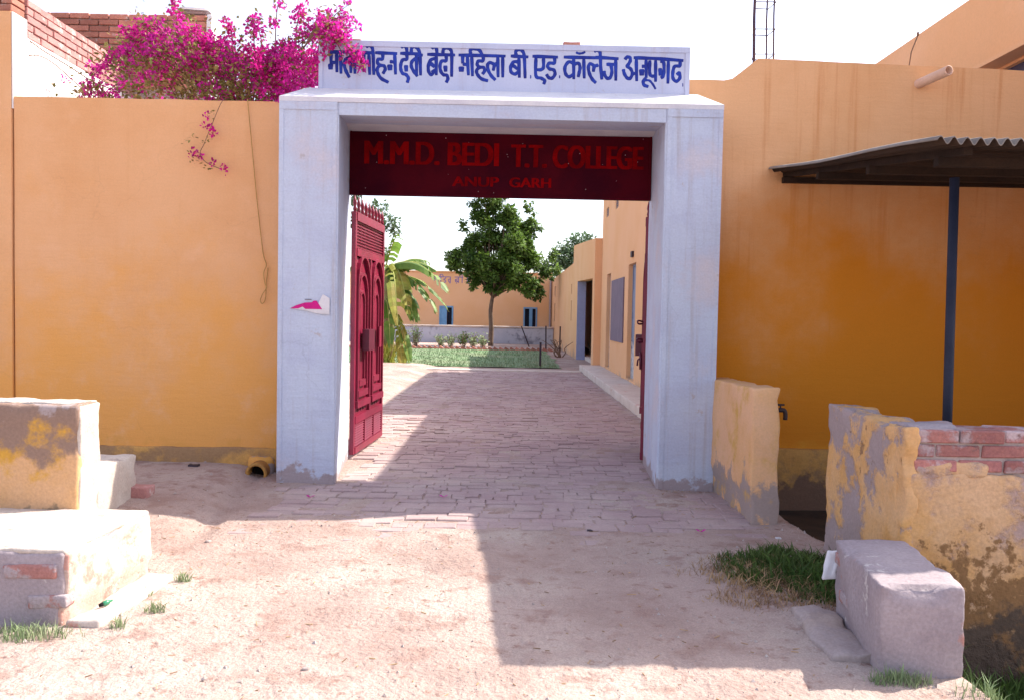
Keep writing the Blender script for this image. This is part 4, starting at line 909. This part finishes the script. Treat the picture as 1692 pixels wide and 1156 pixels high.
# ------------------------------------------------------------------ bougainvillea over the left wall
bg = thing('bougainvillea', 'large bougainvillea in magenta bloom spilling over the orange wall', 'plant', (-3, 8.8, 0))
r = random.Random(11)
PROF = [(-4.35, 3.55), (-4.05, 3.85), (-3.8, 4.22), (-3.55, 4.38), (-3.2, 4.36), (-2.95, 4.20), (-2.7, 4.12), (-2.4, 4.08), (-2.1, 4.26), (-1.85, 4.26), (-1.7, 4.05)]
def prof(x):
    for (a, za), (b, zb) in zip(PROF, PROF[1:]):
        if a <= x <= b: return za + (zb-za)*(x-a)/(b-a)
    return 3.5
fl = MB(); lv = MB(); tw = MB()
def cluster(c, n, rad, bs=.033):
    for _ in range(n):
        d = V((r.gauss(0, 1), r.gauss(0, 1), r.gauss(0, 1))).normalized(); p = c + d*rad*r.random()**.4
        u = (d + V((r.gauss(0, .6), r.gauss(0, .6), r.gauss(0, .6)))).normalized(); w = u.orthogonal(); w = (Matrix.Rotation(r.uniform(0, 6.28), 3, u) @ w).normalized(); nn = u.cross(w)
        L_ = bs*r.uniform(.7, 1.3)
        fl.add([p, p + u*L_*.5 + w*L_*.42 + nn*L_*.1, p + u*L_, p + u*L_*.5 - w*L_*.42 + nn*L_*.1], [(0,1,2),(0,2,3)])
def leaves(c, n, rad, ls=.05):
    for _ in range(n):
        p = c + V((r.gauss(0, rad), r.gauss(0, rad), r.gauss(0, rad))); u = V((r.gauss(0, 1), r.gauss(0, 1), r.gauss(-.2, .7))).normalized(); w = u.cross(V((r.gauss(0, .5), r.gauss(0, .5), 1))).normalized()
        L_ = ls*r.uniform(.6, 1.3); lv.add([p, p + u*L_*.4 + w*L_*.3, p + u*L_, p + u*L_*.4 - w*L_*.3], [(0,1,2),(0,2,3)])
root0 = V((-2.9, 9.3, 0))
for k in range(46):                                     # long arching canes
    x = r.uniform(-4.0, -1.75); zt = prof(x) + r.uniform(-.15, .05); e_ = V((x, r.uniform(8.25, 9.0), zt)); s_ = V((-2.9 + r.uniform(-.5, .5), 9.1, 3.3))
    tw.tube(cr([s_, s_.lerp(e_, .5) + V((0, .05, .15)), e_], 4), [.012 - i*.001 for i in range(9)], 4)
for _ in range(1900):
    x = r.triangular(-4.25, -1.68, -2.9) if r.random() < .4 else r.uniform(-4.2, -1.72); zt = prof(x); t = r.random()
    z = 3.5 + (zt-3.5)*t**.75; y_ = 8.2 + r.random()**1.5*1.0 + (.1 if t > .6 else 0)
    if noise.noise(V((x*3.2, z*3.6, 4))) < -.22 and r.random() < .8: continue
    c = V((x, y_, z)); upper = t + r.gauss(0, .2) + (.25 if x > -2.3 else 0)
    if upper > .50 or r.random() < .22: cluster(c, r.randint(9, 16), r.uniform(.028, .05))
    if r.random() < (.45 if upper > .5 else .95): leaves(c, r.randint(5, 9), .07)
def spray(pts, n, dens=1., rad=.03, leafn=2):
    q = cr(pts, 8); tw.tube(q, [.006*(1-i/len(q)) + .0018 for i in range(len(q))], 4)
    for k in range(n):
        c = q[r.randrange(len(q)//3, len(q))] + V((r.gauss(0, .035), r.gauss(0, .035), r.gauss(0, .035)))
        if r.random() < dens: cluster(c, r.randint(11, 17), rad)
        leaves(c, leafn, .035, .05)
for x, dx, h in ((-2.55, .05, 4.40), (-2.35, .10, 4.62), (-2.15, .12, 4.45), (-2.0, .2, 4.42), (-1.95, .35, 4.40), (-1.9, .42, 4.28), (-2.1, .2, 4.30), (-1.8, .2, 4.38), (-2.45, -.05, 4.30), (-3.3, .0, 4.52), (-2.75, .0, 4.33), (-1.85, .25, 4.5)):
    zt = prof(x); spray([(x, 8.5, zt-.25), (x + dx*.3, 8.4, zt + (h-zt)*.5), (x+dx, 8.3, h)], 13, .8)
for tx, tz in ((-1.52, 3.98), (-1.62, 4.08), (-1.45, 3.86), (-1.40, 3.80), (-1.55, 3.86), (-1.68, 3.9)):      # sprays falling across the left end of the sign
    spray([(-2.0, 8.2, 4.05), (-1.78, 7.95, 4.18), (tx-.03, 7.86, tz+.08), (tx, 7.84, tz)], 11, .85, .035)
for _ in range(150):                                     # dense lower right mass on the slope
    x = r.uniform(-2.45, -1.80); cluster(V((x, r.uniform(8.0, 8.4), r.uniform(3.66 if x > -2.0 else 3.52, 4.0))), r.randint(9, 15), .05)
for x, z in ((-4.55, 3.86), (-4.33, 3.72), (-4.3, 4.0), (-4.2, 3.98), (-4.4, 3.66), (-4.25, 3.65), (-3.75, 4.62)):
    cluster(V((x, 8.75 if x < -4 else 9.6, z)), 14, .04); leaves(V((x, 8.8, z)), 2, .03)
tw.tube(cr([(-5.2, 8.02, 4.05), (-4.8, 8.25, 4.15), (-4.62, 8.5, 4.05), (-4.45, 8.6, 3.95), (-4.2, 8.7, 3.80), (-3.9, 8.7, 3.72)], 5), .006, 4)
tw.tube(cr([(-5.2, 8.03, 3.78), (-4.75, 8.3, 3.95), (-4.6, 8.5, 3.98), (-4.3, 8.6, 3.72), (-4.1, 8.6, 3.6)], 5), .005, 4)
tw.build('canes', M_twig, bg, True); tag(fl.build('blossom', M_bract, bg), kind='stuff'); tag(lv.build('foliage', M_bleaf, bg), kind='stuff')
fl, lv, tw = MB(), MB(), MB()                           # the spray that hangs down the wall
tw.tube(cr([(-2.70, 8.2, 3.56), (-2.72, 8.05, 3.5), (-2.80, 8.03, 3.3), (-2.88, 8.03, 3.1), (-2.92, 8.03, 3.0), (-2.86, 8.03, 2.92), (-2.72, 8.03, 2.86)], 5), .004, 4)
for x, z, n in ((-2.86, 3.36, 16), (-2.82, 3.25, 18), (-2.79, 3.20, 22), (-2.88, 3.26, 10), (-2.98, 3.02, 18), (-2.92, 2.97, 18), (-2.80, 2.92, 16), (-2.70, 2.88, 20), (-2.69, 2.84, 10), (-3.0, 2.98, 8)):
    cluster(V((x, 8.02, z)), n, .03, .028)
for x, z in ((-2.80, 3.38), (-2.93, 3.13), (-3.0, 3.14), (-3.03, 3.07), (-2.98, 2.94), (-2.88, 2.90), (-2.82, 2.88), (-2.86, 3.15)): leaves(V((x, 8.02, z)), 6, .022, .035)
tw.build('hanging_cane', M_twig, bg, True); tag(fl.build('hanging_blossom', M_bract, bg), kind='stuff'); tag(lv.build('hanging_foliage', M_bleaf, bg), kind='stuff')

# ------------------------------------------------------------------ grass, weeds, litter
r = random.Random(21)
def patch(poly_c, rx, ry, n, rot=0):
    out = []
    while len(out) < n:
        a, q = r.uniform(0, 6.283), r.random()**.55; x = math.cos(a)*q*rx; y_ = math.sin(a)*q*ry
        x, y_ = x*math.cos(rot)-y_*math.sin(rot), x*math.sin(rot)+y_*math.cos(rot); x += poly_c[0]; y_ += poly_c[1]
        if noise.noise(Vector((x*3, y_*3, 2)))*.7 + .9 - q*.8 < r.random()*.35: continue
        out.append((x, y_, gz(x, y_), r.uniform(.7, 1.3)*(1.15-q*.5)))
    return out
g = patch((1.82, 5.05), .50, .60, 9000, .4)
g = [q for q in g if noise.noise(Vector((q[0]*9, q[1]*9, 6))) > -.28]
g = [(a, b, c, d*(1.9 if r.random() < .04 else (1 + .5*noise.noise(Vector((a*6, b*6, 1)))))) for a, b, c, d in g]
tag(blades(g, .025, .07, .008, 1.5, r).build('grass_patch', M_grass, None), 'green grass patch beside the peeling low wall', kind='stuff')
g = patch((1.55, 4.9), .50, .60, 2600, .4)
tag(blades(g, .02, .06, .006, 2.2, r).build('straw_litter', M_dry, None), 'dry straw at the fringe of the green grass patch', kind='stuff')
for c, rx, ry, n, mt, lab in (((-2.28, 3.93), .32, .09, 420, M_pale, 'pale weeds at the foot of the left seat block'), ((-1.78, 4.30), .06, .05, 70, M_pale, 'small weed tuft on the sand near the green bottle'), ((-1.83, 4.80), .05, .03, 60, M_pale, 'weed tuft at the far end of the ground strip'), ((-1.86, 4.05), .04, .04, 50, M_pale, 'tiny weed tuft nearest the viewer, left'), ((-1.93, 4.55), .03, .03, 45, M_pale, 'tiny weed tuft midway along the ground strip'),
                              ((1.72, 3.60), .16, .05, 260, M_pale, 'weeds at the front corner of the right seat block'), ((2.25, 3.5), .35, .12, 420, M_pale, 'weeds at the ditch edge, lower right')):
    tag(blades(patch(c, rx, ry, n), .03, .075, .006, 1.1, r).build('weed_tuft', mt, None), lab, kind='stuff')
mud = MB(); mx = frange(2.10, 3.4, .05); my = frange(3.25, 4.60, .05)
mud.v = [(x, y_, gz(x, y_) + .012 + .012*noise.noise(Vector((x*9, y_*9, 3)))) for y_ in my for x in mx]
mud.f = [(j*len(mx)+i, j*len(mx)+i+1, (j+1)*len(mx)+i+1, (j+1)*len(mx)+i) for j in range(len(my)-1) for i in range(len(mx)-1) if gz(mx[i], my[j]) < -.13]
tag(mud.build('ditch_mud', M_mud, None, True), 'dark wet mud in the ditch under the brick wall', kind='structure')
g = [(x, y_, gz(x, y_), r.uniform(.5, 1.3)) for x, y_ in ((r.uniform(2.12, 3.1), r.uniform(3.3, 4.47)) for _ in range(5200)) if gz(x, y_) < -.05]
tag(blades(g, .05, .15, .010, 1.0, r).build('ditch_grass', M_grass, None), 'dark grass growing in the ditch below the brick wall', kind='stuff')
m = MB()
for _ in range(420):                                   # crumbs of straw, twig and leaf
    x = r.uniform(-2.6, 2.0); y_ = r.uniform(2.6, 7.6)
    a = r.uniform(0, 3.14); L_ = r.uniform(.008, .035)*(2.2 if r.random() < .08 else 1); w = r.uniform(.0015, .005)
    if -2.6 < x < -1.95 and y_ < 5: continue
    z = gz(x, y_) + .004
    m.obox(Matrix.Translation((x, y_, z)) @ Matrix.Rotation(a, 4, 'Z') @ Matrix.Rotation(r.gauss(0, .12), 4, 'Y'), L_, w, .003)
gr = MB()
for _ in range(9000):
    x = r.uniform(-3.2, 2.3); y_ = 2.4 + 5.4*r.random()**1.2
    if noise.noise(Vector((x*1.4, y_*1.4, 8))) < r.uniform(-.5, .35): continue
    q = r.uniform(.002, .006)*(2.6 if r.random() < .06 else 1); z = gz(x, y_)
    a = r.uniform(0, 6.28)
    gr.add([(x+q*math.cos(a), y_+q*math.sin(a), z-.001), (x+q*math.cos(a+2), y_+q*math.sin(a+2), z-.001), (x+q*math.cos(a+4.2), y_+q*math.sin(a+4.2), z-.001), (x, y_, z+q*.9)], [(0,1,3),(1,2,3),(2,0,3)])
tag(gr.build('ground_grit', M_stone, None), 'small grit strewn over the sandy ground', kind='stuff')
tag(m.build('ground_litter', M_dry, None), 'crumbs of straw and twig scattered over the sandy ground', kind='stuff')
def pebble(x, y_, s, mt, name, lab, cat, group=None, flat=.6):
    o = rough(name, mt, None, x-s, x+s, y_-s*.7, y_+s*.7, gz(x, y_)-s*.2, gz(x, y_)+s*flat, s*.3, s*.3, s*.6, 30/ max(s*40, 1), seed=int(abs(x)*100))
    return tag(o, lab, cat, group)
pebble(.62, 6.08, .022, M_iron, 'stone', 'small black stone on the shaded path', 'stone')
pebble(1.95, 5.95, .02, M_scrap, 'stone', 'white pebble near the grass patch and stub wall', 'stone')
pebble(1.24, 3.36, .055, M_scrap, 'paper_scrap', 'white scrap lying at the bottom edge near the right', 'scrap', None, .25)
pebble(-.85, 3.62, .018, M_stone, 'stone', 'grey pebble alone on the sunlit sand', 'stone')
pebble(1.45, 4.95, .02, M_scrap, 'stone', 'white pebble in the straw at the grass edge', 'stone')
pebble(-1.98, 5.62, .02, M_stone, 'stone', 'small grey stone left of the run-off channel', 'stone')
pebble(-2.9, 7.85, .05, M_iron, 'shoe_scrap', 'dark flat scrap lying by the foot of the left wall', 'scrap', None, .4)
for i, (x, y_, lab) in enumerate(((-1.62, 7.0, 'magenta petal on the paving before the left pillar'), (-.52, 7.1, 'magenta petal on the shaded paving left of centre'), (1.42, 6.05, 'reddish petal on the paving right of centre'))):
    m = MB(); z = gz(x, y_) + .014
    for k in range(3):
        a = k*2.1; m.add([(x, y_, z), (x + .03*math.cos(a), y_ + .03*math.sin(a), z+.012), (x + .045*math.cos(a+.5), y_ + .045*math.sin(a+.5), z+.016), (x + .03*math.cos(a+1), y_ + .03*math.sin(a+1), z+.01)], [(0,1,2,3)])
    tag(m.build('fallen_petal', M_bract, None), lab, 'petal', 'fallen bougainvillea petals')
bt = thing('glass_bottle', 'small green glass bottle lying beside the left seat block', 'bottle', (-2.02, 4.28, .05))
D = V((.55, .75, .12)).normalized(); A = V((-2.035, 4.26, .043))
MB().tube([A, A + D*.006, A + D*.03, A + D*.04, A + D*.052], [.010, .0135, .0135, .006, .0055], 10).build('body', M_bottle, bt, True)
MB().tube([A - D*.018, A - D*.001], [.008, .011], 10).build('cap', M_black, bt, True)
